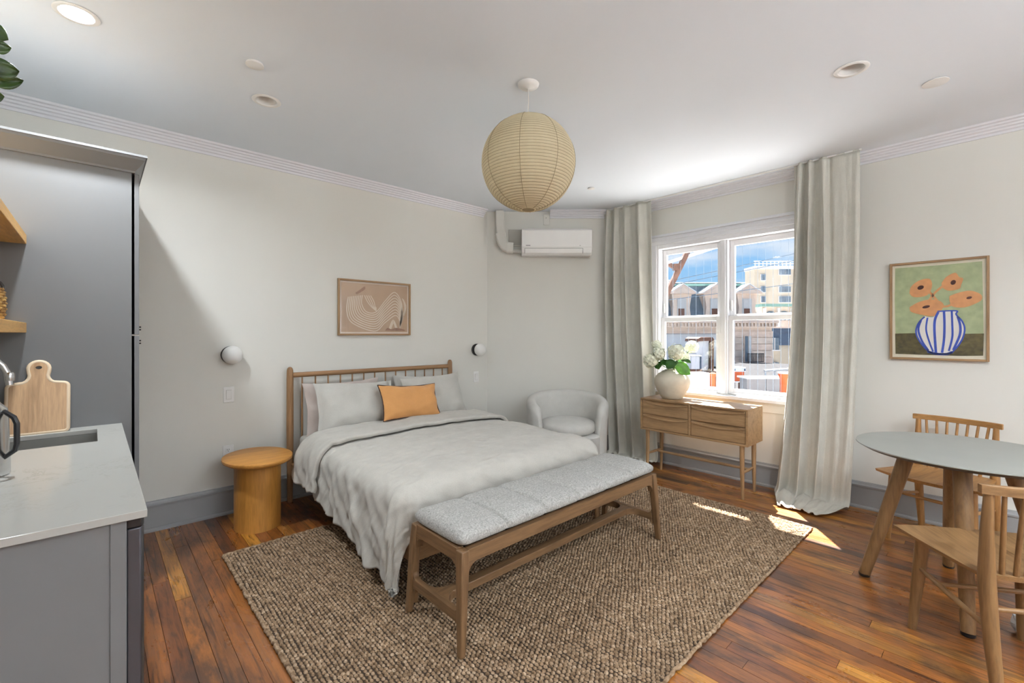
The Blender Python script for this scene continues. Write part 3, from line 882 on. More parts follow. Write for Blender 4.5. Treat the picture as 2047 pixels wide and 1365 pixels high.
# ---- duvet
def fbm(x, y, s, oct=3, seed=0.0):
    v = 0; a = 1
    for k in range(oct):
        v += a * noise.noise(Vector((x * s + seed, y * s - seed, seed * 1.7)))
        s *= 2.05; a *= 0.5
    return v
DXC, DY0, DY1 = 1.955, 3.46, 2.125                    # centre, head edge, foot edge of the flat top
DW = 0.735
def drape(p, q, lift=0.0, zt=0.588, seed=0.0, wr=1.0):
    """p: across (0 centre), q: from the head edge towards the foot; returns room point"""
    Lq = DY0 - DY1
    a = max(0.0, abs(p) - DW); b = max(0.0, q - Lq)
    d = math.hypot(a, b)
    sx = 1 if p >= 0 else -1
    bx = sx * min(abs(p), DW); bq = min(q, Lq)
    puff = (1 - (abs(bx) / DW) ** 4 * 0.75) * (1 - max(0, (bq / Lq - 0.55) / 0.45) ** 3 * 0.5)
    z = zt + 0.030 * puff + wr * (0.013 * fbm(p, q, 2.6, 3, 3.1 + seed) + 0.009 * (abs(fbm(p * 0.8, q * 1.3, 6.5, 3, 8.2 + seed)) - 0.3) * -1 + 0.003 * fbm(p, q, 22.0, 2, 1.2))
    ux, uq = (a / d, b / d) if d > 0 else (0, 0)
    rr = 0.11 + lift
    th = min(d / rr, math.pi / 2)
    out = rr * math.sin(th); drop = rr * (1 - math.cos(th)) + max(0.0, d - rr * math.pi / 2)
    hang = max(0.0, d - 0.06)
    if d > 0:
        s = (q - 0.75 * a) if a > b else (p * sx + 3.0)
        if a > 0 and b > 0:
            s = Lq + math.atan2(b, a) * 0.30
        f = math.sin(s * 19 + 3.2 * fbm(p, q, 2.4, 2, 1.0)) * 0.42 + math.sin(s * 47 + 3.0 * fbm(p, q, 3.0, 2, 6.0)) * 0.22 + 0.55 * fbm(p * 0.5 + q * 0.35, q * 2.2 - p * 1.1, 6.0, 3, 4.4)
        out += min(hang * 0.11, 0.026) * f * wr + 0.05 * hang
        z += 0.008 * min(1, hang * 6) * wr * fbm(p * 1.0, q * 1.8, 7.0, 2, 2.2)
    z -= drop
    X = DXC + bx + sx * ux * out
    Yq = bq + uq * out
    return X, DY0 - Yq + (lift * 0 if d > 0 else 0), z + lift * (math.cos(th))
def duvet_mesh(q0, q1, nq, npx, side, foot, lift=0.0, wr=1.0):
    P = []
    Lq = DY0 - DY1
    for i in range(nq + 1):
        qq = q0 + (q1 - q0) * i / nq
        row = []
        for j in range(npx + 1):
            u = -1 + 2 * j / npx
            sl = side(min(qq, Lq), u)
            half = DW + sl
            # denser sampling on the hanging part
            p = u * half
            q = qq
            if abs(p) > DW and q > Lq:
                a = abs(p) - DW; b = q - Lq
                d = math.hypot(a, b); mxd = 0.60
                lim = mxd * (1 - 0.10 * math.sin(2 * math.atan2(b, a)))
                if d > lim:
                    pass
                sA = sl; sB = foot
                # square corner rounded into an ellipse so the tip just clears the floor
                ra = a / sA; rb = b / sB
                rm = max(ra, rb); rl = math.hypot(ra, rb)
                k = min(1.0, 0.585 / max(1e-6, math.hypot(a, b)))
                p = math.copysign(DW + a * k, p); q = Lq + b * k
            row.append(drape(p, q, lift, wr=wr))
        P.append(row)
    return P
def side_len(q, u):
    t = q / (DY0 - DY1)
    base = 0.34 + 0.235 * t ** 0.9
    return base + 0.012 * math.sin(q * 14 + (0 if u < 0 else 2)) * (0.4 + t)
duv = thing('duvet', 'crumpled grey linen duvet draped over the bed', 'duvet', (1.955, 2.7, 0.6))
dm = MB().grid(duvet_mesh(0.10, (DY0 - DY1) + 0.30, 210, 240, side_len, 0.30))
dm.xf(Matrix.Translation((-1.955, -2.7, -0.6)))
o = dm.build('cover', 'duvet_linen', duv, smooth=179, solid=0.022)
fl = MB().grid(duvet_mesh(-0.005, 0.375, 40, 200, lambda q, u: 0.365 + 0.012 * math.sin(q * 9), 0.5, lift=0.046, wr=0.9))
fl.xf(Matrix.Translation((-1.955, -2.7, -0.6)))
o = fl.build('folded_edge', 'duvet_linen', duv, smooth=179, solid=0.030)
# ---- pillows
def pillow(name, w, h, t, mat, parent=None, seed=1.0, flange=0.0, pinch=0.15):
    n = 26
    m = MB()
    for side in (1, -1):
        P = []
        for i in range(n + 1):
            row = []
            u = -1 + 2 * i / n
            for j in range(n + 1):
                v = -1 + 2 * j / n
                su = math.sin(u * math.pi / 2) * 0.5 + u * 0.5; sv = math.sin(v * math.pi / 2) * 0.5 + v * 0.5
                x = w / 2 * su * (1 - pinch * (1 - sv * sv) * 0.5 * abs(su))
                z = h / 2 * sv * (1 - pinch * (1 - su * su) * 0.8 * abs(sv))
                fu = max(0.0, (1 - abs(su) ** 2.2)); fv = max(0.0, (1 - abs(sv) ** 2.2))
                if flange:
                    fu = max(0.0, 1 - (abs(x) / (w / 2 - flange)) ** 2.6); fv = max(0.0, 1 - (abs(z) / (h / 2)) ** 2.6)
                th = t / 2 * (fu * fv) ** 0.62
                edge = 1 - fu * fv
                y = -side * (th + 0.002 + (0.018 * fbm(x, z, 7, 3, seed) - 0.012 * abs(fbm(x * 1.4 + z, z * 1.2 - x, 9, 2, seed + 4))) * (fu * fv) ** 0.25) + 0.006 * edge * math.sin(9 * su + 7 * sv + seed)
                row.append((x, y, z))
            P.append(row)
        m.grid(P)
    return m.build(name, mat, parent, smooth=179)
def place(o, x, y, z, tilt, yaw=0, roll=0):
    o.location = (x, y, z); o.rotation_euler = (R(tilt), R(roll), R(yaw))
def pil(x, y, z, w, h, t, mat, tilt, yaw, roll, label, seed, flange):
    o = thing('pillow', label, 'pillow', (x, y, z))
    p = pillow('cushion_body', w, h, t, mat, o, seed, flange)
    o.rotation_euler = (R(tilt), R(roll), R(yaw))
    return o
pil(1.560, 3.800, 0.765, 0.66, 0.43, 0.15, 'pillow_pink', -12, 0, -1, 'pinkish beige pillow behind the left grey pillow at the headboard', 1.3, 0.03)
pil(2.360, 3.800, 0.765, 0.66, 0.43, 0.15, 'pillow_linen', -12, 0, 2, 'rear grey pillow at the right of the headboard', 5.3, 0.03)
pil(1.600, 3.640, 0.760, 0.67, 0.44, 0.21, 'pillow_linen', -20, -2, 2, 'large front grey linen pillow at the left of the bed', 2.9, 0.035)
pil(2.375, 3.640, 0.765, 0.67, 0.45, 0.21, 'pillow_linen', -20, 3, -2, 'front grey linen pillow at the right, behind the orange cushion', 7.7, 0.035)
oc = thing('lumbar_cushion', 'orange lumbar cushion with dark brown piping on the bed', 'cushion', (2.000, 3.455, 0.790))
pillow('cushion_body', 0.57, 0.31, 0.15, 'cushion_orange', oc, 9.1, 0, 0.16)
pp = []
n = 40
for (ua, va, ub, vb) in ((-1, -1, 1, -1), (1, -1, 1, 1), (1, 1, -1, 1), (-1, 1, -1, -1)):
    for i in range(n):
        t = i / n; su = ua + (ub - ua) * t; sv = va + (vb - va) * t
        su = math.sin(su * math.pi / 2) * 0.5 + su * 0.5; sv = math.sin(sv * math.pi / 2) * 0.5 + sv * 0.5
        pp.append((0.286 * su * (1 - 0.16 * (1 - sv * sv) * 0.5 * abs(su)), 0, 0.156 * sv * (1 - 0.16 * (1 - su * su) * 0.8 * abs(sv))))
MB().tube(pp, 0.0038, 6, closed=True).build('piping', 'piping_brown', oc, smooth=60)
oc.rotation_euler = (R(-24), R(3), R(2))
# ================================================================== NIGHTSTAND
ns = thing('pedestal_nightstand', 'round amber wood pedestal nightstand beside the bed', 'nightstand', (0.855, 3.62, 0))
MB().lathe([(0.001, 0.458), (0.19, 0.458), (0.215, 0.462), (0.235, 0.474), (0.240, 0.486), (0.238, 0.496), (0.230, 0.500), (0.001, 0.500)], 64, sx=0.92, sy=1.18, cap=False).build('top', 'amber_x', ns, smooth=40)
MB().lathe([(0.150, 0.0), (0.150, 0.458)], 64, sx=0.98, sy=1.12).build('pedestal', 'amber_z', ns, smooth=40)
# ================================================================== BENCH
bn = thing('upholstered_bench', 'oak bench with channelled boucle cushion at the foot of the bed', 'bench', (1.93, 1.745, 0.0145))
bl, bw = 0.805, 0.215
def gusset(m, cx, cy, r, quad, axis, a0, a1, n=6):
    # concave fillet: corner (cx,cy), quadrant signs
    qx, qy = quad
    pts = [(cx, cy), (cx + qx * r, cy)]
    for i in range(1, n):
        a = math.pi / 2 * i / n
        pts.append((cx + qx * r * (1 - math.sin(a)), cy + qy * r * (1 - math.cos(a))))
    pts.append((cx, cy + qy * r))
    m.prism(pts, axis, a0, a1)
for sx in (-1, 1):
    for sy in (-1, 1):
        m = MB()
        xb, yb = sx * (bl - 0.0), sy * (bw - 0.0)
        t = 0.021
        def q4(x, y, tx, ty, z): return [(x - tx, y - ty, z), (x + tx, y - ty, z), (x + tx, y + ty, z), (x - tx, y + ty, z)]
        xt, yt = sx * (bl - 0.030), sy * (bw - 0.030)
        q3 = q4(xb, yb, 0.014, 0.016, 0) + q4(xt + (xb - xt) * 0.25, yt + (yb - yt) * 0.25, 0.021, 0.023, 0.335) + q4(xt, yt, 0.021, 0.023, 0.432)
        m.add(q3, [(0, 3, 2, 1), (8, 9, 10, 11)] + [(b_ + i_, b_ + (i_ + 1) % 4, b_ + 4 + (i_ + 1) % 4, b_ + 4 + i_) for b_ in (0, 4) for i_ in range(4)])
        m.build('leg', 'bench_z', bn, bevel=0.006, seg=3)
xi = bl - 0.030
yi = bw - 0.030
for sy in (-1, 1):
    m = MB().box(-xi + 0.02, xi - 0.02, sy * yi - 0.017, sy * yi + 0.017, 0.372, 0.432)
    for sx in (-1, 1):
        gusset(m, sx * (xi - 0.019), 0.372, 0.055, (-sx, -1), 'y', sy * yi - 0.017, sy * yi + 0.017)
    m.build('long_rail', 'bench_x', bn, bevel=0.003)
for sx in (-1, 1):
    m = MB().box(sx * xi - 0.018, sx * xi + 0.018, -yi + 0.02, yi - 0.02, 0.378, 0.436)
    for sy in (-1, 1):
        gusset(m, sy * (yi - 0.019), 0.378, 0.055, (-sy, -1), 'x', sx * xi - 0.018, sx * xi + 0.018)
    m.build('end_rail', 'bench_y', bn, bevel=0.004)
    xs = sx * (bl - 0.018)
    m = MB().box(xs - 0.014, xs + 0.014, -bw + 0.03, bw - 0.03, 0.125, 0.168)
    for sy in (-1, 1):
        gusset(m, sy * (bw - 0.034), 0.168, 0.03, (-sy, 1), 'x', xs - 0.014, xs + 0.014)
        gusset(m, sy * (bw - 0.030), 0.125, 0.03, (-sy, -1), 'x', xs - 0.014, xs + 0.014)
        gusset(m, xs - sx * 0.013, sy * 0.025, 0.075, (-sx, sy), 'z', 0.127, 0.166)
    m.build('end_stretcher', 'bench_y', bn, bevel=0.003)
MB().box(-bl + 0.03, bl - 0.03, -0.027, 0.027, 0.127, 0.166).build('long_stretcher', 'bench_x', bn, bevel=0.004)
MB().box(-xi + 0.02, xi - 0.02, -yi + 0.018, yi - 0.018, 0.405, 0.430).build('seat_board', 'dark_gap', bn)
# cushion with five channels
P = []
nxs = 420; L_ = 0.788; Wc = 0.203
ring_n = 28
for i in range(nxs + 1):
    u = i / nxs
    xx = -L_ + 2 * L_ * u
    seg = u * 6
    dd = abs(seg - round(seg))
    grv = 0.0 if round(seg) in (0, 6) else 0.013 * math.exp(-(dd / 0.028) ** 2) + 0.006 * math.exp(-(dd / 0.12) ** 2)
    e = min(u, 1 - u) * 2 * L_
    er = 0.045
    k = math.sqrt(max(0.0, 1 - max(0, (er - e) / er) ** 2)) if e < er else 1.0
    row = []
    for j in range(ring_n):
        a = 2 * math.pi * j / ring_n
        cx_, sz_ = math.cos(a), math.sin(a)
        ey = math.copysign(abs(cx_) ** 0.42, cx_); ez = math.copysign(abs(sz_) ** 0.62, sz_)
        hz = 0.036 * (0.55 + 0.45 * k) 
        zz = 0.471 + ez * (hz * k if ez > 0 else hz) - (grv if ez > 0 else 0)
        zz += 0.006 * (1 - abs(ey) ** 2) * (1 if ez > 0 else 0)
        yy = ey * (Wc - 0.02 * (1 - k) - grv * 0.5)
        row.append((xx, yy, max(zz, 0.4335)))
    row.append(row[0])
    P.append(row)
m = MB().grid(P)
nr = ring_n + 1
m.f.append(tuple(range(ring_n))); m.f.append(tuple(nxs * nr + k for k in range(ring_n)))
m.build('seat_cushion', 'boucle', bn, smooth=60)
# ================================================================== ARMCHAIR
acx, acy = c2r(0.560, 4.58)
ach = thing('tub_armchair', 'pale linen tub armchair in the corner behind the bed', 'armchair', (acx, acy, 0), VIEW)
ach.location.z = 0.0145
m = MB(); P = []
nseg = 44
for i in range(nseg + 1):
    a = R(-38 + 256 * i / nseg)               # sweep around the back; opening faces -y
    tt = abs(i / nseg - 0.5) * 2
    top = 0.752 - 0.115 * tt ** 2.4
    endk = 1.0
    if tt > 0.93:
        endk = math.sqrt(max(0.02, 1 - ((tt - 0.93) / 0.07) ** 2))
    row = []
    ro = 0.405; ri = 0.285 + 0.01 * tt; mid = (ro + ri) / 2; hw_ = (ro - ri) / 2 * (0.35 + 0.65 * endk)
    sec = [(-1.0, 0.10), (-1.0, 0.40)] + [(-math.cos(R(b)), None, b) for b in range(0, 181, 20)] + [(1.0, 0.40), (0.94, 0.20), (0.90, 0.06), (-0.9, 0.06)]
    for s in sec:
        if len(s) == 3:
            rr = mid + hw_ * 0.92 * s[0] + 0.02; zz = top - 0.055 + 0.055 * math.sin(R(s[2]))
            zz -= (1 - endk) * 0.05
        else:
            rr = mid + hw_ * s[0]; zz = s[1]
        row.append((rr * math.cos(a) * 0.99, rr * math.sin(a) * 0.95, zz))
    row.append(row[0])
    P.append(row)
m.grid(P)
nr = len(P[0])
m.f.append(tuple(range(nr - 1))); m.f.append(tuple(nseg * nr + k for k in range(nr - 1)))
m.build('shell', 'chair_fabric', ach, smooth=50)
MB().lathe([(0.001, 0.06), (0.345, 0.06), (0.36, 0.08), (0.365, 0.36), (0.34, 0.38), (0.001, 0.38)], 48, cap=False).build('base', 'chair_fabric', ach, smooth=50)
prof = [(0.001, 0.385), (0.26, 0.385)] + [(0.262 + 0.04 * math.cos(R(b)), 0.435 + 0.05 * math.sin(R(b))) for b in range(-80, 81, 20)] + [(0.18, 0.497), (0.001, 0.505)]
MB().lathe(prof, 48, c=(0, -0.045, 0), cap=False, sx=0.93, sy=1.02).build('seat_cushion', 'chair_fabric', ach, smooth=60)
for a in (45, 135, 225, 315):
    MB().lathe([(0.018, 0), (0.024, 0.065)], 14, c=(0.27 * math.cos(R(a)), 0.27 * math.sin(R(a)), 0)).build('foot', 'bench_z', ach)
# ================================================================== CONSOLE
cs = thing('console_table', 'oak four-drawer console on tapered legs under the window', 'console', (4.07, 1.879, 0), -math.pi / 2)
hx_, z0, z1 = 0.493, 0.447, 0.752
m = MB()
m.box(-hx_, hx_, -0.17, 0.17, z1 - 0.016, z1); m.box(-hx_, hx_, -0.17, 0.17, z0, z0 + 0.018)
m.box(-hx_, -hx_ + 0.018, -0.17, 0.17, z0 + 0.018, z1 - 0.016); m.box(hx_ - 0.018, hx_, -0.17, 0.17, z0 + 0.018, z1 - 0.016)
m.box(-0.009, 0.009, -0.17, 0.16, z0 + 0.018, z1 - 0.016); m.box(-hx_ + 0.018, hx_ - 0.018, 0.155, 0.165, z0 + 0.018, z1 - 0.016)
m.build('case', 'oak_x', cs, bevel=0.002)
MB().box(-hx_ + 0.0185, hx_ - 0.0185, -0.128, 0.15, z0 + 0.019, z1 - 0.0165).build('shade_liner', 'dark_gap', cs)  # near-black liner paints the shade inside the drawer gaps
for cx_ in (-1, 1):
    for row_ in (0, 1):
        xa = 0.0130 if cx_ > 0 else -hx_ + 0.0220; xb = hx_ - 0.0220 if cx_ > 0 else -0.0130
        za = z0 + 0.0215 + row_ * 0.1355; zb = za + 0.1305
        d = MB().box(xa, xb, -0.163, -0.145, za, zb - 0.034)
        # scooped upper edge: the front recedes under the lip
        nseg = 20; A = []; 
        for i in range(nseg + 1):
            u = i / nseg; xx = xa + (xb - xa) * u
            dip = 0.0 + 0.024 * max(0.0, math.sin(math.pi * u)) ** 0.6
            A.append([(xx, -0.163, zb - 0.034), (xx, -0.163 + dip * 0.0, zb - 0.030 + 0.016 - dip * 0.75), (xx, -0.163 + dip, zb - 0.012), (xx, -0.163 + dip, zb), (xx, -0.130, zb), (xx, -0.130, zb - 0.034)])
        d.grid([r + [r[0]] for r in A])
        k0 = len(d.v)
        d.f.append(tuple(k0 - 7 + q for q in range(6))); d.f.append(tuple(k0 - 7 * (nseg + 1) + q for q in range(6)))
        d = d.build('drawer', 'oak_x', cs, bevel=0.0015, smooth=40)
        # lens shaped pull
        pts = []
        for i in range(nseg + 1):
            u = i / nseg
            pts.append((xa + 0.012 + (xb - xa - 0.024) * u, zb - 0.013 - 0.020 * max(0.0, math.sin(math.pi * u)) ** 0.9))
        for i in range(nseg, -1, -1):
            u = i / nseg
            pts.append((xa + 0.012 + (xb - xa - 0.024) * u, zb - 0.017 - 0.024 * max(0.0, math.sin(math.pi * u)) ** 0.8))
        MB().prism(pts, 'y', -0.174, -0.160).build('pull', 'oak_x', d, bevel=0.001)
for sx in (-1, 1):
    for sy in (-1, 1):
        x_, y_ = sx * 0.435, sy * 0.132
        MB().tube([(x_ + sx * 0.005, y_, 0), (x_, y_, 0.25), (x_, y_, 0.447)], [0.011, 0.0175, 0.0195], 18).build('leg', 'oak_z', cs, smooth=50)
    MB().tube([(sx * 0.435, -0.128, 0.215), (sx * 0.435, 0, 0.215), (sx * 0.435, 0.128, 0.215)], [0.008, 0.013, 0.008], 14).build('end_stretcher', 'oak_y', cs, smooth=50)
MB().tube([(-0.435, 0.03, 0.215), (0, 0.03, 0.215), (0.435, 0.03, 0.215)], [0.010, 0.015, 0.010], 14).build('long_stretcher', 'oak_x', cs, smooth=50)
# ---- vase and hydrangeas
vz = tag(MB().lathe([(0.001, 0.0), (0.085, 0.0), (0.095, 0.006), (0.115, 0.04), (0.146, 0.09), (0.163, 0.14), (0.165, 0.17), (0.155, 0.205), (0.125, 0.24), (0.090, 0.262), (0.068, 0.272), (0.062, 0.280), (0.057, 0.276), (0.06, 0.262), (0.10, 0.235), (0.13, 0.19), (0.12, 0.1), (0.001, 0.05)], 56, cap=False).build('round_vase', 'vase_ceramic', smooth=60, loc=(4.075, 2.135, 0.7525)), 'round cream ceramic vase on the oak console', 'vase')
random.seed(21)
def bloom_mesh(r):
    m = MB()
    N_ = 70
    for i in range(N_):
        zc = 1 - 2 * (i + 0.5) / N_
        ph = i * 2.399963
        d = Vector((math.sqrt(1 - zc * zc) * math.cos(ph), math.sqrt(1 - zc * zc) * math.sin(ph), zc))
        c = d * r * random.uniform(0.80, 1.10)
        t1_ = d.orthogonal().normalized(); t1_ = Matrix.Rotation(random.uniform(0, 6.28), 3, d) @ t1_; t2_ = d.cross(t1_)
        s = r * 0.30
        for k in range(4):
            e = (t1_, t2_, -t1_, -t2_)[k]; g = (t2_, -t1_, -t2_, t1_)[k]
            vs = [c, c + (e * 0.55 + g * 0.5) * s + d * s * 0.12, c + e * s + d * s * 0.05, c + (e * 0.55 - g * 0.5) * s + d * s * 0.12]
            m.add(vs, [(0, 1, 2, 3)])
    m.lathe([(0.001, -r * 0.72), (r * 0.5, -r * 0.52), (r * 0.72, 0), (r * 0.5, r * 0.52), (0.001, r * 0.72)], 12)
    return m
# bloom centres: picture pixel and size at the vase's own distance
vd = 4.075 * FX + 2.135 * FY
vxc = 4.075 * AX + 2.135 * BX
def at(px, py, dd=0.0):
    d = vd + dd
    x, y = c2r((px - 1023.5) * d / 899.0, d)
    return (x, y, 1.37 - (py - 668) * d / 899.0)
BL = [(1317, 707, 0.052, -0.06, 'hydrangea stem with the second bloom from the left'), (1352, 704, 0.066, -0.08, 'hydrangea stem with the largest bloom in the middle of the vase'),
      (1301, 720, 0.058, -0.02, 'hydrangea stem with the lowest leftmost bloom'), (1312, 690, 0.040, 0.06, 'hydrangea stem with the small highest bloom at the left'),
      (1368, 713, 0.042, 0.05, 'hydrangea stem with the bloom behind the largest one'), (1383, 694, 0.050, 0.03, 'hydrangea stem with the rightmost bloom leaning to the window')]
for px_b, py_b, r, dd, lb in BL:
    t = thing('hydrangea', lb, 'flower', (4.075, 2.135, 0.90), 0, 'white hydrangeas in the vase')
    c = Vector(at(px_b, py_b, dd)) - Vector((4.075, 2.135, 0.90))
    mid = Vector((c.x * 0.25, c.y * 0.25, 0.145))
    MB().tube([(0, 0, 0.0), mid * 0.6, mid, (mid + c) / 2 + Vector((0, 0, 0.01)), c * 0.97], 0.004, 7).build('stem', 'stem_green', t, smooth=60)
    bloom_mesh(r * 1.18).build('bloom', 'petal_white', t, smooth=0, loc=c, normals=False)
    d = (c - mid).normalized()
    for k in range(2):
        az = math.atan2(d.y, d.x) + (1.3 if k else -1.1)
        lf = leaf_mesh(0.095, 0.036).build('leaf', 'leaf_dark', t, smooth=179, loc=tuple(mid + (c - mid) * (0.35 + 0.2 * k)), rot=(R(30), R(10 + 20 * k), az), solid=0.001)
lt = thing('hydrangea_leaf_sprig', 'sprig with a large bright green leaf over the vase rim', 'leaf', (4.075, 2.135, 0.90), 0)
MB().tube([(0, 0, 0), (-0.01, -0.02, 0.13), (-0.03, -0.05, 0.165)], 0.004, 7).build('stem', 'stem_green', lt)
p0 = Vector(at(1351, 727, -0.10)) - Vector((4.075, 2.135, 0.90)); p1 = Vector(at(1379, 748, -0.14)) - Vector((4.075, 2.135, 0.90))
ld_ = (p1 - p0)
L0 = ld_.length
tow = Vector((-FX, -FY, 0.35)).normalized()
xa_ = ld_.normalized(); za_ = (tow - xa_ * tow.dot(xa_)).normalized(); ya_ = za_.cross(xa_)
Mx = Matrix((xa_, ya_, za_)).transposed().to_4x4(); Mx.translation = p0
leaf_mesh(L0 * 1.03, 0.062, 0.1, 10).xf(Mx).build('large_leaf', 'leaf_green', lt, smooth=179, solid=0.001)
p0 = Vector(at(1330, 729, -0.09)) - Vector((4.075, 2.135, 0.90)); p1 = Vector(at(1354, 727, -0.16)) - Vector((4.075, 2.135, 0.90))
xa_ = (p1 - p0).normalized(); za_ = (tow - xa_ * tow.dot(xa_)).normalized(); ya_ = za_.cross(xa_)
Mx = Matrix((xa_, ya_, za_)).transposed().to_4x4(); Mx.translation = p0
leaf_mesh((p1 - p0).length, 0.048, 0.25, 8).xf(Mx).build('dark_leaf', 'leaf_dark', lt, smooth=179, solid=0.001)
# ================================================================== CURTAINS
def curtain(label, yt0, yt1, yb0, yb1, xc, zt, puddle, waves, seed, px_spread):
    """yt/yb: edges along the wall (picture-left to picture-right) at the top and at the bottom"""
    t = thing('linen_curtain', label, 'curtain', (xc, (yt0 + yt1) / 2, 0), 0, 'floor length linen curtains')
    ns_, nt_ = 150, 120
    P = []
    H_ = zt - 0.045
    Ltot = H_ + puddle
    oy = (yt0 + yt1) / 2
    for i in range(nt_ + 1):
        l = Ltot * (i / nt_)
        row = []
        for j in range(ns_ + 1):
            s = j / ns_
            tz = min(1.0, l / H_)
            wv_ = waves(s, tz)
            k = tz ** 2.2
            y = (yt0 + (yt1 - yt0) * s) * (1 - k) + (yb0 + (yb1 - yb0) * s) * k
            amp = (0.024 + 0.028 * min(1, tz * 4)) * (1 + 0.25 * k)
            x = xc + amp * wv_ + 0.006 * fbm(s * 3, l, 2.5, 2, seed)
            y += 0.016 * waves(s + 0.04, tz) * min(1, tz * 5) * (0.4 + 0.6 * (s * (1 - s) * 4))
            if l <= H_ - 0.06:
                z = zt - l
            else:
                u = l - (H_ - 0.06)
                r = 0.06
                if u < r * math.pi / 2:
                    z = (0.045 + 0.06) - r * math.sin(u / r); x -= r * (1 - math.cos(u / r))
                else:
                    v = u - r * math.pi / 2
                    x -= r + v * (0.9 + 0.25 * wv_)
                    y += px_spread * v * (s - 0.45)
                    z = 0.045 + 0.030 * (wv_ * 0.5 + 0.5) * math.exp(-((v - 0.08) / 0.14) ** 2) + 0.018 * fbm(s * 5, v * 3, 2.2, 2, seed + 3) - 0.028 * min(1, v / 0.12)
                    z = max(z, 0.012)
            row.append((x - xc, y - oy, z))
        P.append(row)
    MB().grid(P).build('panel', 'curtain_linen', t, smooth=179, solid=0.003)
    # heading tape
    hd = []
    for i in range(2):
        hd.append([(amp_ * 0.022, (yt0 + (yt1 - yt0) * j / ns_) - oy, zt - 0.0 + 0.012 * (1 - i)) for j, amp_ in [(j, waves(j / ns_, 0)) for j in range(ns_ + 1)]])
    MB().grid(hd).build('heading_tape', 'curtain_linen', t, smooth=179, solid=0.003)
    return t
def wavL(s, tz):
    n = 4.6
    ph = 2 * math.pi * (n * (s ** 0.8) + 0.25 * math.sin(4 * s + 1.2 * tz))
    v = math.sin(ph)
    return math.copysign(abs(v) ** 0.8, v) * (0.75 + 0.25 * math.sin(9 * s + 1)) + 0.25 * math.sin(2 * ph + 1.0) * (1 - tz * 0.6)
def wavR(s, tz):
    k = 1.0 if s < 0.55 else max(0.16, 1 - (s - 0.55) / 0.12)
    ph = 2 * math.pi * (5.4 * s + 0.35 * math.sin(5 * s + 1.5 * tz))
    v = math.sin(ph)
    b = math.copysign(abs(v) ** 0.75, v) * (0.8 + 0.2 * math.sin(7 * s)) * k
    b += (1 - k) * 0.35 * math.sin(9.0 * s + 2.4 * tz + 0.6) * min(1, tz * 2)
    return b + 0.2 * math.sin(2.0 * ph + 0.6) * (1 - tz * 0.5) * k
curtain('grey beige linen curtain left of the window, behind the armchair', 3.06, 2.475, 2.98, 2.40, 4.272, 2.770, 0.10, wavL, 1.7, 0.2)
curtain('grey beige linen curtain right of the window, pooling on the floor', 1.155, 0.715, 1.30, 0.775, 4.268, 2.770, 0.30, wavR, 6.1, 0.9)
ctr = thing('curtain_track', 'slim white curtain track along the ceiling over the window', 'curtain track', (4.28, 1.9, ZC))
MB().box(-0.012, 0.012, -1.19, 1.17, -0.012, -0.0005).build('rail', 'white_plastic', ctr, bevel=0.002)
for y_ in (-1.19, 1.17):
    MB().box(-0.014, 0.014, y_ - 0.006, y_ + 0.006, -0.014, -0.0005).build('end_stop', 'white_plastic', ctr, bevel=0.002)
# ================================================================== PAPER LANTERN
ln = thing('paper_lantern', 'round cream paper lantern hanging from the ceiling', 'pendant lamp', (1.795, 1.805, ZC))
MB().lathe([(0.001, -0.030), (0.010, -0.030), (0.014, -0.027), (0.042, -0.021), (0.058, -0.011), (0.061, -0.001), (0.001, -0.001)], 40, cap=False).build('canopy', 'white_plastic', ln, smooth=50)
MB().tube([(0, 0, -0.028), (0.002, 0, -0.09), (-0.001, 0, -0.19)], 0.0026, 8).build('cord', 'pipe_white', ln)
zc_, rl_ = -0.452, 0.260
NR = 46
prof = []; ribs = MB()
for i in range(NR * 4 + 1):
    th = R(-83 + 164 * i / (NR * 4))
    ph = i / 4.0
    rr = rl_ + 0.0040 * abs(math.sin(math.pi * ph))
    prof.append((rr * math.cos(th), zc_ + rr * math.sin(th)))
MB().lathe(prof, 72, cap=False).build('shade', 'lantern_paper', ln, smooth=179)
for i in range(NR + 1):
    th = R(-83 + 164 * i / NR)
    rr = (rl_ + 0.0006) * math.cos(th); zz = zc_ + (rl_ + 0.0006) * math.sin(th)
    ribs.tube([(rr * math.cos(2 * math.pi * k / 56), rr * math.sin(2 * math.pi * k / 56), zz) for k in range(56)], 0.0011, 5, closed=True)
plain('rib_tan', (0.36, 0.28, 0.15), 0.8)
o = ribs.build('wire_ribs', 'rib_tan', ln, smooth=179); o['kind'] = 'stuff'
for k in range(8):
    a = 2 * math.pi * k / 8 + 0.62
    MB().tube([((rl_ + 0.0045) * math.cos(R(-80 + 160 * i / 24)) * math.cos(a), (rl_ + 0.0045) * math.cos(R(-80 + 160 * i / 24)) * math.sin(a), zc_ + (rl_ + 0.0045) * math.sin(R(-80 + 160 * i / 24))) for i in range(25)], 0.0012, 5).build('paper_seam', 'rib_tan', ln)
MB().lathe([(0.030, zc_ - 0.262), (0.034, zc_ - 0.262), (0.034, zc_ - 0.256), (0.030, zc_ - 0.256)], 32).build('bottom_ring', 'rib_tan', ln)
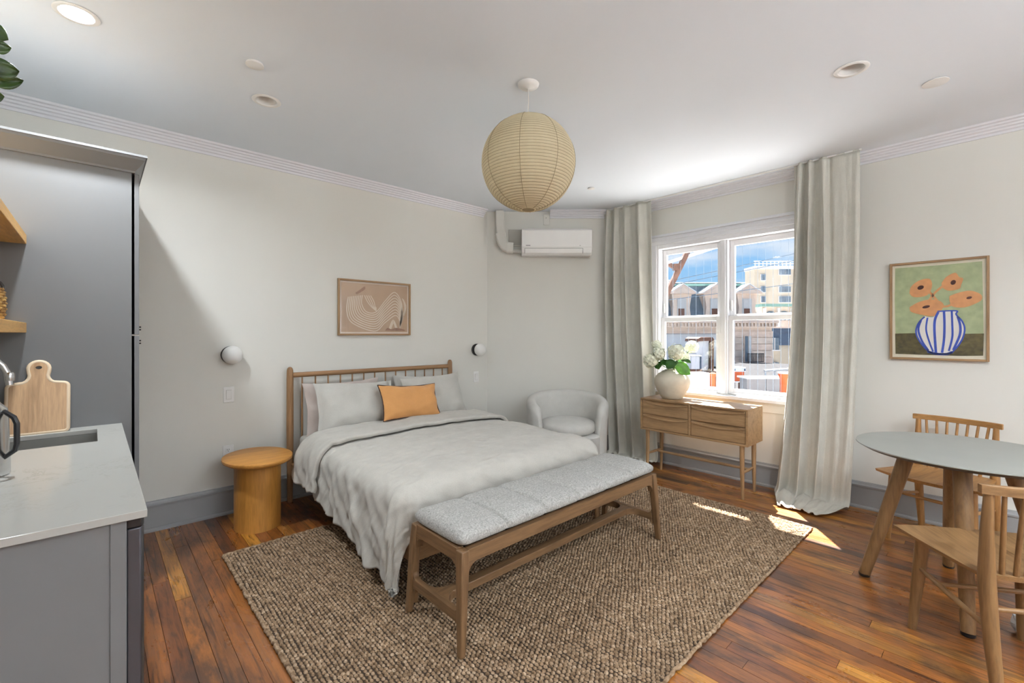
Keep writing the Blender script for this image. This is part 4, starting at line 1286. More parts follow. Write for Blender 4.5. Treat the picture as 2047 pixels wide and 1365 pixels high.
# ================================================================== AIR CONDITIONER + COVERS (angled wall frame)
ac = thing('air_conditioner', 'white wall-mounted mini split air conditioner', 'air conditioner', (*c2r(0.4985, DA - 0.001), 2.25), VIEW)
pr = [(0, 0.012), (-0.165, 0.0), (-0.195, 0.025), (-0.205, 0.065), (-0.205, 0.275), (-0.19, 0.292), (0, 0.294)]
MB().prism(pr, 'x', -0.39, 0.39).build('body', 'ac_white', ac, bevel=0.006, seg=3)
MB().prism([(-0.2055, 0.085), (-0.2115, 0.088), (-0.2115, 0.272), (-0.198, 0.288), (-0.19, 0.2925)], 'x', -0.388, 0.388).build('front_panel', 'ac_white', ac, bevel=0.002)
MB().prism([(-0.168, 0.006), (-0.198, 0.022), (-0.211, 0.062), (-0.211, 0.070), (-0.204, 0.070), (-0.19, 0.026), (-0.166, 0.012)], 'x', -0.355, 0.285).build('air_flap', 'ac_white', ac, bevel=0.001)
gp = MB().box(-0.3585, -0.3555, -0.2095, -0.19, 0.018, 0.072); gp.box(0.2855, 0.2885, -0.2095, -0.19, 0.018, 0.072); gp.box(-0.3585, 0.2885, -0.2068, -0.19, 0.0715, 0.0745)
gp.build('flap_gap', 'slot_dark', ac)
MB().box(-0.345, -0.295, -0.2122, -0.2114, 0.100, 0.106).build('badge', 'slot_dark', ac)
MB().box(0.25, 0.262, -0.2122, -0.2114, 0.10, 0.104).build('indicator', 'slot_dark', ac)
pc = thing('pipe_cover', 'white plastic pipe cover bending down from the ceiling to the air conditioner', 'pipe cover', (*c2r(-0.09, DA - 0.001), 2.28), VIEW)
# outline path in wall coordinates relative to the empty
def flat_run(m, pts, w, d0, d1):
    # ribbon of rectangular section following pts (x,z)
    n = len(pts); A = []
    for i, (x_, z_) in enumerate(pts):
        x0_, z0_ = pts[max(0, i - 1)]; x1_, z1_ = pts[min(n - 1, i + 1)]
        dx, dz = x1_ - x0_, z1_ - z0_; l = math.hypot(dx, dz); nx_, nz_ = -dz / l, dx / l
        c = 0.012
        A.append([(x_ + nx_ * s * w, -dd, z_ + nz_ * s * w) for s, dd in ((-1, d0), (-1, d1 - c), (-1 + c / w, d1), (1 - c / w, d1), (1, d1 - c), (1, d0), (-1, d0))])
    m.grid(A)
    b0 = len(m.v)
    m.f.append(tuple(b0 - 7 + k for k in range(6))); m.f.append(tuple(b0 - 7 * n + k for k in range(6)))
    return m
flat_run(MB(), [(-0.052, 0.500), (-0.047, 0.36), (-0.036, 0.235)], 0.048, 0, 0.075).build('straight_run', 'pipe_white', pc, bevel=0.002)
flat_run(MB(), [(-0.037, 0.240), (-0.032, 0.19), (-0.016, 0.135), (0.010, 0.095), (0.045, 0.078), (0.06, 0.078)], 0.056, 0, 0.085).build('elbow', 'pipe_white', pc, bevel=0.003)
flat_run(MB(), [(0.03, 0.078), (0.105, 0.074)], 0.058, 0, 0.09).build('end_sleeve', 'pipe_white', pc, bevel=0.003)
MB().tube([(0.09, -0.04, 0.045), (0.20, -0.04, 0.035)], 0.022, 14).build('pipe', 'pipe_white', pc, smooth=50)
bp = thing('wall_access_plate', 'square grey-beige cover plate on the wall beside the air conditioner', 'cover plate', (*c2r(0.03, DA - 0.001), 2.48), VIEW)
plain('plate_grey', (0.50, 0.485, 0.44), 0.6)
MB().box(-0.07, 0.085, -0.012, 0, -0.085, 0.095).build('plate', 'plate_grey', bp, bevel=0.003)
MB().box(-0.07, 0.085, -0.018, -0.0, -0.100, -0.086).build('lower_lip', 'pipe_white', bp, bevel=0.002)
jp = thing('junction_cover', 'small white blank cover plate above the air conditioner', 'cover plate', (*c2r(0.398, DA - 0.001), 2.688), VIEW)
MB().box(-0.036, 0.036, -0.010, 0, -0.060, 0.060).build('plate', 'pipe_white', jp, bevel=0.003)
MB().tube([(-0.005, -0.010, 0.02), (-0.005, -0.0125, 0.02)], 0.004, 10).build('screw', 'slot_dark', jp)
# ================================================================== WALL LAMPS, SWITCHES, OUTLET
for x_, z_, lb in ((0.758, 1.213, 'opal globe wall lamp on dark disc above the nightstand'), (3.150, 1.196, 'opal globe wall lamp on dark disc near the room corner')):
    t = thing('globe_sconce', lb, 'wall lamp', (x_, YB, z_), 0, 'globe wall lamps over the bed')
    MB().tube([(0, 0, 0), (0, -0.022, 0)], [0.066, 0.066], 36).build('backplate', 'dark_bronze', t, bevel=0.003)
    n = 18; pf = []
    ms = MB()
    rows = []
    for i in range(n + 1):
        th = math.pi * i / n
        rows.append([(0.069 * math.sin(th) * math.cos(2 * math.pi * k / 36), -0.074 - 0.060 * math.cos(th), 0.069 * math.sin(th) * math.sin(2 * math.pi * k / 36)) for k in range(37)])
    ms.grid(rows).build('globe', 'opal_glass', t, smooth=179)
for x_, z_, lb in ((0.746, 0.908, 'white rocker light switch below the left globe lamp'), (3.150, 0.890, 'white rocker light switch below the right globe lamp')):
    t = thing('light_switch', lb, 'light switch', (x_, YB, z_), 0, 'rocker switches beside the bed')
    MB().box(-0.036, 0.036, -0.006, 0, -0.060, 0.060).build('plate', 'white_plastic', t, bevel=0.003)
    MB().box(-0.018, 0.018, -0.007, -0.005, -0.036, 0.036).build('rocker_gap', 'plate_grey', t)
    MB().hexa([(-0.0165, -0.008, -0.034), (0.0165, -0.008, -0.034), (0.0165, -0.004, -0.034), (-0.0165, -0.004, -0.034)], [(-0.0165, -0.013, 0.034), (0.0165, -0.013, 0.034), (0.0165, -0.004, 0.034), (-0.0165, -0.004, 0.034)]).build('rocker', 'white_plastic', t, bevel=0.001)
ou = thing('power_outlet', 'white power outlet on the wall behind the nightstand', 'outlet', (0.742, YB, 0.462))
MB().box(-0.036, 0.036, -0.006, 0, -0.060, 0.060).build('plate', 'white_plastic', ou, bevel=0.003)
for dz in (-0.024, 0.024):
    s = MB().box(-0.0165, 0.0165, -0.009, -0.005, dz - 0.0165, dz + 0.0165).build('socket', 'white_plastic', ou, bevel=0.002)
    MB().box(-0.008, -0.005, -0.0095, -0.0085, dz - 0.002, dz + 0.008).build('slot', 'slot_dark', s)
    MB().box(0.004, 0.007, -0.0095, -0.0085, dz - 0.002, dz + 0.008).build('slot', 'slot_dark', s)
    MB().tube([(0, -0.0085, dz - 0.009), (0, -0.0095, dz - 0.009)], 0.003, 8).build('slot', 'slot_dark', s)
# ================================================================== PICTURES
def frame(t, w, h, fw, dp, mat_h, mat_v):
    MB().box(-w / 2, -w / 2 + fw, -dp, -0.002, -h / 2, h / 2).build('frame_side', mat_v, t, bevel=0.002)
    MB().box(w / 2 - fw, w / 2, -dp, -0.002, -h / 2, h / 2).build('frame_side', mat_v, t, bevel=0.002)
    MB().box(-w / 2 + fw, w / 2 - fw, -dp, -0.002, h / 2 - fw, h / 2).build('frame_rail', mat_h, t, bevel=0.002)
    MB().box(-w / 2 + fw, w / 2 - fw, -dp, -0.002, -h / 2, -h / 2 + fw).build('frame_rail', mat_h, t, bevel=0.002)
def sheet(name, mat, t, poly, dep, thick=0.0006):
    return MB().prism(poly, 'y', -dep - thick, -dep).build(name, mat, t, smooth=0)
plain('paper_pink', (0.72, 0.62, 0.54), 0.8); plain('print_tan', (0.50, 0.345, 0.23), 0.8, var=0.06); plain('print_line', (0.72, 0.62, 0.51), 0.8)
plain('print_brown', (0.32, 0.18, 0.12), 0.8, var=0.15, scale=30)
ar = thing('framed_abstract_print', 'framed tan print with looping pale lines above the bed', 'picture', (1.9415, YB - 0.002, 1.615))
frame(ar, 0.725, 0.51, 0.016, 0.026, 'oak_x', 'oak_z')
sheet('paper', 'paper_pink', ar, [(-0.35, -0.242), (0.35, -0.242), (0.35, 0.242), (-0.35, 0.242)], 0.008)
sheet('tan_field', 'print_tan', ar, [(-0.332, -0.224), (0.332, -0.224), (0.332, 0.226), (-0.332, 0.224)], 0.0088)
def ribbon(name, mat, t, pts, w, dep):
    n = len(pts); A = []; 
    for i, (x_, z_) in enumerate(pts):
        x0_, z0_ = pts[max(0, i - 1)]; x1_, z1_ = pts[min(n - 1, i + 1)]
        l = math.hypot(x1_ - x0_, z1_ - z0_) or 1e-6
        nx_, nz_ = -(z1_ - z0_) / l, (x1_ - x0_) / l
        A.append([(x_ - nx_ * w / 2, -dep, z_ - nz_ * w / 2), (x_ + nx_ * w / 2, -dep, z_ + nz_ * w / 2)])
    return MB().grid(A).build(name, mat, t, smooth=0, solid=0.0004)
def cat(pts, n=10):
    out = []
    P_ = [pts[0]] + list(pts) + [pts[-1]]
    for i in range(1, len(P_) - 2):
        p0, p1, p2, p3 = P_[i - 1:i + 3]
        for k in range(n):
            t = k / n
            out.append(tuple(0.5 * ((2 * p1[c]) + (-p0[c] + p2[c]) * t + (2 * p0[c] - 5 * p1[c] + 4 * p2[c] - p3[c]) * t * t + (-p0[c] + 3 * p1[c] - 3 * p2[c] + p3[c]) * t ** 3) for c in (0, 1)))
    out.append(tuple(pts[-1]))
    return out
def uvp(u, v): return (-0.332 + 0.664 * u, 0.225 - 0.449 * v)
for k in range(9):                                        # nested loops: left shoulder, valley, right peak
    s = k / 8.0
    pts = [(0.30 - 0.20 * s, 0.24 + 0.05 * s), (0.29 - 0.21 * s, 0.42 + 0.16 * s), (0.36 - 0.20 * s, 0.58 + 0.24 * s), (0.50 - 0.02 * s, 0.58 + 0.40 * s), (0.64, 0.34 + 0.46 * s), (0.79 + 0.01 * s, 0.14 + 0.50 * s), (0.90 - 0.03 * s, 0.34 + 0.40 * s), (0.93 - 0.05 * s, 0.70 + 0.22 * s)]
    ribbon('print_line', 'print_line', ar, [uvp(*p) for p in cat(pts)], 0.0085, 0.0096)
for k in range(4):
    s = k / 3.0
    pts = [(0.33 + 0.09 * s, 0.24), (0.37 + 0.10 * s, 0.36), (0.43 + 0.06 * s, 0.47), (0.51, 0.56 - 0.07 * s)]
    ribbon('print_line', 'print_line', ar, [uvp(*p) for p in cat(pts)], 0.0080, 0.0096)
for k in range(3):
    s = k / 2.0
    pts = [(0.915 + 0.02 * s, 0.26 + 0.02 * s), (0.945 + 0.03 * s, 0.36 + 0.04 * s), (0.955 + 0.02 * s, 0.50), (0.93 + 0.015 * s, 0.64)]
    ribbon('print_line', 'print_line', ar, [uvp(*p) for p in cat(pts)], 0.0070, 0.0098)
for k in range(3):
    s = k / 2.0
    pts = [(0.70 + 0.03 * s, 0.94), (0.77 + 0.005 * s, 0.74 + 0.06 * s), (0.84 - 0.03 * s, 0.94)]
    ribbon('print_line', 'print_line', ar, [uvp(*p) for p in cat(pts)], 0.0075, 0.0096)
sheet('brown_shape', 'print_brown', ar, [uvp(*p) for p in cat([(0.20, 0.20), (0.26, 0.14), (0.33, 0.06), (0.34, 0.11), (0.29, 0.17), (0.22, 0.23), (0.20, 0.20)], 5)[:-1]], 0.0092)
sheet('brown_shape', 'print_brown', ar, [uvp(*p) for p in cat([(0.64, 0.97), (0.68, 0.91), (0.74, 0.94), (0.80, 0.91), (0.88, 0.92), (0.96, 0.97), (0.64, 0.97)], 5)[:-1]], 0.0100)
MB().box(-0.347, 0.347, -0.0165, -0.0145, -0.239, 0.239).build('glazing', 'window_glass', ar)
plain('paint_cream', (0.76, 0.70, 0.56), 0.8); plain('paint_green', (0.40, 0.46, 0.26), 0.85, var=0.14, scale=22); plain('paint_olive', (0.095, 0.075, 0.022), 0.85, var=0.5, scale=40)
plain('paint_orange', (0.68, 0.32, 0.13), 0.85, var=0.10, scale=30); plain('paint_maroon', (0.07, 0.015, 0.012), 0.85); plain('paint_blue', (0.025, 0.075, 0.46), 0.8, var=0.15, scale=60); plain('paint_white', (0.78, 0.74, 0.68), 0.85)
wp = thing('framed_flower_painting', 'framed painting of orange flowers in a blue striped vase', 'picture', (XW - 0.002, 0.299, 1.5425), -math.pi / 2)
PW, PH = 0.520, 0.718
frame(wp, PW, PH, 0.015, 0.028, 'oak_x', 'oak_z')
sheet('paper', 'paint_cream', wp, [(-0.247, -0.346), (0.247, -0.346), (0.247, 0.346), (-0.247, 0.346)], 0.010)
def uq(u, v): return (-0.247 + 0.494 * u, 0.346 - 0.692 * v)
def blob(us, n=6): return [uq(*p) for p in cat(us + [us[0]], n)[:-1]]
sheet('green_ground', 'paint_green', wp, [uq(*p) for p in ((0.035, 0.03), (0.50, 0.035), (0.955, 0.03), (0.965, 0.5), (0.97, 0.78), (0.04, 0.78), (0.03, 0.4))], 0.0108)
sheet('olive_table', 'paint_olive', wp, [uq(*p) for p in ((0.035, 0.742), (0.25, 0.738), (0.5, 0.744), (0.75, 0.745), (0.972, 0.742), (0.965, 0.96), (0.75, 0.968), (0.3, 0.966), (0.04, 0.962))], 0.0116)
for st in ([(0.36, 0.24), (0.45, 0.34), (0.56, 0.47)], [(0.58, 0.24), (0.50, 0.30), (0.46, 0.34), (0.40, 0.42)], [(0.70, 0.42), (0.62, 0.46), (0.55, 0.47), (0.50, 0.52)]):
    ribbon('painted_stem', 'paint_orange', wp, [uq(*p) for p in cat(st)], 0.014, 0.0124)
for c in ([(0.20, 0.31), (0.22, 0.24), (0.31, 0.18), (0.42, 0.17), (0.45, 0.24), (0.41, 0.33), (0.33, 0.355), (0.24, 0.35)],
          [(0.55, 0.22), (0.60, 0.16), (0.69, 0.125), (0.73, 0.17), (0.77, 0.19), (0.75, 0.25), (0.73, 0.29), (0.63, 0.305), (0.56, 0.27)],
          [(0.63, 0.36), (0.72, 0.33), (0.84, 0.315), (0.94, 0.355), (0.95, 0.41), (0.88, 0.45), (0.78, 0.48), (0.67, 0.47), (0.635, 0.42)],
          [(0.20, 0.46), (0.30, 0.41), (0.42, 0.385), (0.52, 0.40), (0.57, 0.44), (0.56, 0.485), (0.47, 0.56), (0.34, 0.545), (0.22, 0.51)]):
    sheet('painted_flower', 'paint_orange', wp, blob(c), 0.0132)
vo_ = [(0.36, 0.555), (0.42, 0.57), (0.47, 0.565), (0.505, 0.515), (0.70, 0.512), (0.70, 0.55), (0.76, 0.62), (0.785, 0.70), (0.76, 0.80), (0.69, 0.90), (0.62, 0.945), (0.45, 0.945), (0.36, 0.88), (0.29, 0.78), (0.275, 0.70), (0.31, 0.62), (0.37, 0.575)]
sheet('painted_vase', 'paint_white', wp, blob(vo_, 4), 0.0128)
for st, w_ in (([(0.37, 0.565), (0.31, 0.62), (0.275, 0.70), (0.29, 0.78), (0.36, 0.88), (0.45, 0.945), (0.62, 0.948), (0.69, 0.90), (0.76, 0.80), (0.785, 0.70), (0.76, 0.62), (0.70, 0.55), (0.70, 0.512), (0.505, 0.512)], 0.009),
               ([(0.33, 0.60), (0.30, 0.70), (0.34, 0.82), (0.41, 0.92)], 0.012), ([(0.40, 0.575), (0.385, 0.70), (0.42, 0.83), (0.46, 0.93)], 0.010), ([(0.515, 0.52), (0.48, 0.60), (0.475, 0.72), (0.49, 0.94)], 0.014),
               ([(0.575, 0.515), (0.58, 0.65), (0.575, 0.80), (0.555, 0.94)], 0.013), ([(0.655, 0.515), (0.66, 0.65), (0.66, 0.78), (0.625, 0.92)], 0.011), ([(0.715, 0.57), (0.74, 0.66), (0.735, 0.76), (0.67, 0.91)], 0.013), ([(0.40, 0.93), (0.50, 0.952), (0.60, 0.952), (0.66, 0.93)], 0.016)):
    ribbon('painted_stripe', 'paint_blue', wp, [uq(*p) for p in cat(st)], w_, 0.0142)
for cx_, cy_, rx_, ry_ in ((0.325, 0.256, 0.036, 0.022), (0.67, 0.222, 0.028, 0.024), (0.83, 0.385, 0.028, 0.013), (0.385, 0.462, 0.042, 0.015)):
    sheet('flower_centre', 'paint_maroon', wp, [uq(cx_ + rx_ * math.cos(a), cy_ + ry_ * math.sin(a) - 0.3 * rx_ * math.cos(a) * 0.5) for a in [2 * math.pi * i / 14 for i in range(14)]], 0.0142)
MB().box(-0.244, 0.244, -0.0190, -0.0172, -0.343, 0.343).build('glazing', 'window_glass', wp)
# ================================================================== DINING TABLE AND CHAIRS
dt = thing('dining_table', 'round grey-topped dining table with four splayed wooden legs', 'table', (3.325, 0.115, 0))
TZ = 0.765; TR = 0.455
MB().lathe([(0.001, TZ - 0.024), (TR - 0.035, TZ - 0.024), (TR - 0.004, TZ - 0.007)], 96, cap=False).build('underside', 'table_edge', dt, smooth=30)
MB().lathe([(TR - 0.004, TZ - 0.007), (TR, TZ - 0.004), (TR - 0.001, TZ), (0.001, TZ)], 96, cap=False).build('top', 'table_grey', dt, smooth=30)
for fx, fy in ((3.205, 0.516), (2.912, 0.093), (3.686, 0.199), (3.39, -0.22)):
    f = Vector((fx - 3.325, fy - 0.115, 0)); c_ = Vector((3.298 - 3.325, 0.147 - 0.115, 0))
    tp = f + (c_ - f) * 0.50
    tp.z = TZ - 0.026
    lg = MB().tube([f + Vector((0, 0, 0.012)), f + (tp - f) * 0.5, tp], [0.026, 0.032, 0.036], 24).build('leg', 'shaded_oak_z', dt, smooth=50)
    MB().lathe([(0.024, 0.0), (0.026, 0.004), (0.027, 0.016)], 18, c=tuple(f)).build('foot_cap', 'black_metal', lg)
MB().lathe([(0.001, TZ - 0.05), (0.20, TZ - 0.05), (0.22, TZ - 0.025)], 48, cap=False).build('apron', 'table_edge', dt)
def make_chair(label, loc, rz, mats):
    mx_, my_, mz_ = mats
    t = thing('spindle_back_chair', label, 'chair', loc, rz, 'oak spindle-back dining chairs')
    # saddle seat
    nU, nV = 28, 20
    def seat_pt(u, v):
        y = -0.185 + 0.455 * v
        hw0 = 0.205 + 0.062 * v ** 0.9
        x = hw0 * u
        y2 = y - 0.030 * (abs(u) ** 3) * v * 0.9 + (0.012 * (1 - abs(u) ** 2)) * v
        y2 += 0.012 * abs(u) ** 2 * (1 - v)
        z = 0.452 - 0.016 * math.exp(-((u / 0.75) ** 2)) * math.sin(math.pi * min(1, v * 0.95 + 0.05)) + 0.008 * abs(u) ** 2 * v
        return x, y2, z
    top = [[seat_pt(-1 + 2 * i / nU, j / nV) for j in range(nV + 1)] for i in range(nU + 1)]
    bot = [[(seat_pt((-1 + 2 * i / nU) * 0.985, j / nV)[0], seat_pt((-1 + 2 * i / nU) * 0.985, 0.012 + 0.976 * j / nV)[1], seat_pt(-1 + 2 * i / nU, j / nV)[2] - 0.020 + 0.010 * max(0, abs(-1 + 2 * i / nU) - 0.5)) for j in range(nV + 1)] for i in range(nU + 1)]
    m = MB().grid(top)
    o1 = len(m.v)
    m.grid(bot)
    W_ = nV + 1
    bd = [(i * W_) for i in range(nU + 1)] + [nU * W_ + j for j in range(1, nV + 1)] + [i * W_ + nV for i in range(nU - 1, -1, -1)] + [j for j in range(nV - 1, 0, -1)]
    for a, b in zip(bd, bd[1:] + bd[:1]):
        m.f.append((a, b, b + o1, a + o1))
    m.build('seat', my_, t, smooth=50)
    for s in (-1, 1):
        MB().tube([(s * 0.2135, 0.205, 0.0), (s * 0.200, 0.185, 0.25), (s * 0.190, 0.170, 0.440)], [0.0165, 0.024, 0.027], 18).build('front_leg', mz_, t, smooth=60)
        MB().tube([(s * 0.190, -0.235, 0.0), (s * 0.192, -0.205, 0.22), (s * 0.193, -0.185, 0.44), (s * 0.194, -0.188, 0.62), (s * 0.195, -0.198, 0.772)], [(0.020, 0.018), (0.026, 0.023), (0.031, 0.024), (0.024, 0.018), (0.016, 0.014)], 18).build('rear_post', mz_, t, smooth=60)
        MB().tube([(s * 0.203, 0.188, 0.30), (s * 0.197, 0.0, 0.275), (s * 0.192, -0.20, 0.25)], [0.008, 0.012, 0.008], 12).build('side_stretcher', my_, t, smooth=60)
    MB().tube([(-0.198, 0.06, 0.284), (0, 0.06, 0.284), (0.198, 0.06, 0.284)], [0.008, 0.011, 0.008], 12).build('cross_stretcher', mx_, t, smooth=60)
    MB().tube([(-0.19, -0.195, 0.33), (0, -0.195, 0.33), (0.19, -0.195, 0.33)], [0.008, 0.011, 0.008], 12).build('rear_stretcher', mx_, t, smooth=60)
    # bowed top rail
    A = []
    for i in range(25):
        u = -1 + 2 * i / 24
        x = 0.225 * u
        yb_ = -0.198 - 0.040 * (1 - u * u)
        h0 = 0.7675; h1 = 0.803
        A.append([(x, yb_ - 0.011, h0), (x, yb_ + 0.011, h0), (x, yb_ + 0.011, h1), (x, yb_ - 0.011, h1), (x, yb_ - 0.011, h0)])
    m = MB().grid(A)
    b0 = len(m.v)
    m.f.append(tuple(b0 - 5 + k for k in range(4))); m.f.append(tuple(b0 - 125 + k for k in range(4)))
    m.build('top_rail', mx_, t, bevel=0.003, smooth=40)
    for k in range(7):
        u = -0.75 + 1.5 * k / 6
        MB().tube([(0.172 * u, -0.158 - 0.012 * (1 - u * u), 0.448), (0.19 * u, -0.180 - 0.02 * (1 - u * u), 0.61), (0.21 * u, -0.198 - 0.040 * (1 - u * u), 0.770)], [0.0095, 0.0085, 0.0075], 10).build('spindle', mz_, t, smooth=60)
    return t
make_chair('oak spindle-back chair in the right foreground, nearest the camera', (2.757, -0.019, 0), -math.atan2(0.813, 0.583), ('shaded_oak_x', 'shaded_oak_y', 'shaded_oak_z'))
make_chair('oak spindle-back chair behind the round table by the wall', (4.056, 0.248, 0), math.atan2(0.966, 0.258), ('amberc_x', 'amberc_y', 'amberc_z'))
# crumpled plastic bag at the right edge
random.seed(3)
m = MB(); P = []
for i in range(15):
    th = math.pi * i / 14
    P.append([])
    for k in range(25):
        a = 2 * math.pi * k / 24
        d = Vector((math.sin(th) * math.cos(a), math.sin(th) * math.sin(a), math.cos(th)))
        f = 1 + 0.35 * fbm(d.x + 3, d.y + d.z * 2, 2.1, 3, 2.2)
        P[-1].append((0.055 * d.x * f, 0.055 * d.y * f, max(0.001, 0.042 + 0.048 * d.z * f)))
plain('plastic_bag', (0.75, 0.77, 0.80), 0.3, var=0.05)
bgx, bgy = 3.115, -0.095
tag(m.grid(P).build('plastic_bag', 'plastic_bag', smooth=40, loc=(bgx, bgy, 0)), 'small crumpled white plastic bag on the floor behind the near chair', 'bag')
# ================================================================== OUTSIDE THE WINDOW
plain('stone_cream', (0.60, 0.49, 0.41), 0.9, var=0.12, scale=1.5); plain('stone_pink', (0.60, 0.47, 0.39), 0.9, var=0.14, scale=2.0)
plain('slate_blue', (0.15, 0.20, 0.25), 0.7, var=0.15, scale=3); plain('copper_green', (0.16, 0.30, 0.26), 0.7); plain('far_glass', (0.12, 0.16, 0.20), 0.2, var=0.3, scale=1)
plain('far_blind', (0.45, 0.45, 0.45), 0.7); plain('beige_block', (0.46, 0.40, 0.31), 0.9, var=0.04, scale=0.5); plain('bounce_pale', (0.64, 0.64, 0.63), 0.85, var=0.08, scale=0.8)
plain('white_render', (0.62, 0.63, 0.65), 0.8, var=0.04, scale=1.2); plain('duct_white', (0.55, 0.57, 0.62), 0.5, var=0.03); plain('rust_brown', (0.13, 0.06, 0.04), 0.8, var=0.2); plain('pot_orange', (0.50, 0.10, 0.03), 0.8, var=0.12, scale=4)
plain('pole_rust', (0.085, 0.04, 0.028), 0.8, var=0.35, scale=14); plain('wire_grey', (0.10, 0.14, 0.19), 0.6); plain('navy_clad', (0.05, 0.08, 0.13), 0.7, var=0.2); plain('parapet_grey', (0.27, 0.275, 0.29), 0.9, var=0.12, scale=2); plain('iron_black', (0.02, 0.02, 0.025), 0.6)
plain('tar_roof', (0.05, 0.05, 0.052), 1.0, 0, 0.0, var=0.2)
def ext(name, label, catg, px, D, group=None):
    xc = (px - 1023.5) * D / 899.0
    t = thing(name, label, catg, (*c2r(xc, D), 0), VIEW, group)
    s = D / 899.0
    fx_ = lambda p: (p - px) * s
    fz_ = lambda p: 1.37 - (p - 668) * s
    return t, fx_, fz_
# ---- mansard building 30 m away
mb, X_, Z_ = ext('mansard_building', 'stone building with slate mansard roof and dormers across the street', 'building', 1430, 30.0)
MB().box(X_(1240), X_(1543), 0, 9, -9, Z_(655)).build('facade', 'stone_cream', mb)
n = 0
for k in range(5):                                        # stone courses under the cornice
    zt_, zb_ = Z_(662 + k * 13), Z_(673.6 + k * 13)
    MB().box(X_(1240), X_(1544), -0.06, 0, zb_, zt_).build('stone_course', 'stone_pink' if k % 2 == 0 else 'stone_cream', mb)
MB().box(X_(1238), X_(1548), -0.55, 0.3, Z_(646), Z_(640)).build('cornice', 'stone_pink', mb, bevel=0.03)
MB().box(X_(1239), X_(1546), -0.35, 0.3, Z_(655), Z_(646)).build('cornice_bed', 'stone_cream', mb, bevel=0.02)
for k in range(44):
    p = 1246 + k * 6.9
    MB().box(X_(p), X_(p + 3.4), -0.48, -0.35, Z_(652.5), Z_(646.2)).build('dentil', 'stone_cream', mb)
# slate slope with separate slate rows
zl, zh_ = Z_(641), Z_(568)
rows = 22
for k in range(rows):
    za = zl + (zh_ - zl) * k / rows; zb = zl + (zh_ - zl) * (k + 1) / rows
    ya = -0.05 + 1.15 * (k / rows) ** 0.8; yb_ = -0.05 + 1.15 * ((k + 1) / rows) ** 0.8
    xr0 = X_(1522) - (X_(1522) - X_(1498)) * k / rows; xr1 = X_(1522) - (X_(1522) - X_(1498)) * (k + 1) / rows
    xl = X_(1240)
    MB().hexa([(xl, ya - 0.03, za), (xr0, ya - 0.03, za), (xr0, ya + 0.5, za), (xl, ya + 0.5, za)], [(xl, yb_ - 0.01, zb), (xr1, yb_ - 0.01, zb), (xr1, yb_ + 0.5, zb), (xl, yb_ + 0.5, zb)]).build('slate_row', 'slate_blue', mb, smooth=0)
MB().box(X_(1238), X_(1500), 0.75, 9, Z_(569), Z_(564.5)).build('roof_edge', 'copper_green', mb, bevel=0.02)
MB().box(X_(1236), X_(1501), 0.70, 9.1, Z_(563), Z_(561.5)).build('roof_cap', 'white_render', mb)
for p in (1296, 1361.5, 1427, 1492):
    dmr = MB()
    z0_, z1_ = Z_(637), Z_(588)
    dmr.prism([(X_(p - 19), z0_), (X_(p - 16), Z_(615)), (X_(p - 20), z1_), (X_(p + 20), z1_), (X_(p + 16), Z_(615)), (X_(p + 19), z0_)], 'y', -0.10, 1.2)
    d = dmr.build('dormer', 'stone_cream', mb, smooth=0)
    MB().prism([(X_(p - 25), Z_(588)), (X_(p - 25), Z_(585.5)), (X_(p), Z_(570)), (X_(p + 25), Z_(585.5)), (X_(p + 25), Z_(588))], 'y', -0.42, 1.25).build('pediment', 'stone_pink', d, smooth=0)
    MB().prism([(X_(p - 17), Z_(586)), (X_(p), Z_(575.5)), (X_(p + 17), Z_(586))], 'y', -0.44, -0.425).build('pediment_panel', 'stone_cream', d, smooth=0)
    rf = MB()
    for s in (-1, 1):
        rf.hexa([(X_(p + s * 26), -0.45, Z_(586.2)), (X_(p), -0.45, Z_(569.5)), (X_(p), 1.4, Z_(569.5)), (X_(p + s * 26), 1.4, Z_(586.2))], [(X_(p + s * 26), -0.45, Z_(584.2)), (X_(p), -0.45, Z_(567.8)), (X_(p), 1.4, Z_(567.8)), (X_(p + s * 26), 1.4, Z_(584.2))])
    rf.build('dormer_roof', 'white_render', d, smooth=0)
    w = MB().box(X_(p - 9), X_(p + 9), -0.14, -0.10, Z_(634), Z_(597)).build('window', 'far_blind', d)
    MB().box(X_(p - 7), X_(p + 5), -0.16, -0.14, Z_(633), Z_(617)).build('pane', 'rust_brown', w)
    MB().box(X_(p - 8), X_(p + 8), -0.155, -0.14, Z_(615), Z_(599)).build('pane', 'far_blind', w)
for p in (1372, 1437, 1494):
    w = MB().box(X_(p - 8), X_(p + 8), -0.10, 0.05, Z_(735), Z_(670)).build('window', 'stone_pink', mb)
    MB().box(X_(p - 6), X_(p - 0.5), -0.12, -0.10, Z_(733), Z_(672)).build('pane', 'far_glass', w)
    MB().box(X_(p + 0.5), X_(p + 6), -0.12, -0.10, Z_(733), Z_(672)).build('pane', 'far_blind', w)
bal = MB().box(X_(1480), X_(1514), -0.9, 0, Z_(728), Z_(723)).build('balcony', 'stone_cream', mb)
rl = MB()
rl.box(X_(1481), X_(1513), -0.86, -0.82, Z_(706.5), Z_(705)); rl.box(X_(1481), X_(1513), -0.86, -0.82, Z_(722), Z_(720.5))
for k in range(14):
    q_ = 1481.5 + k * 2.35
    rl.box(X_(q_), X_(q_ + 0.9), -0.86, -0.82, Z_(722), Z_(706))
rl.build('balcony_rail', 'iron_black', bal)
MB().box(X_(1352), X_(1366), 2, 3, Z_(564), Z_(552)).build('chimney', 'stone_pink', mb)
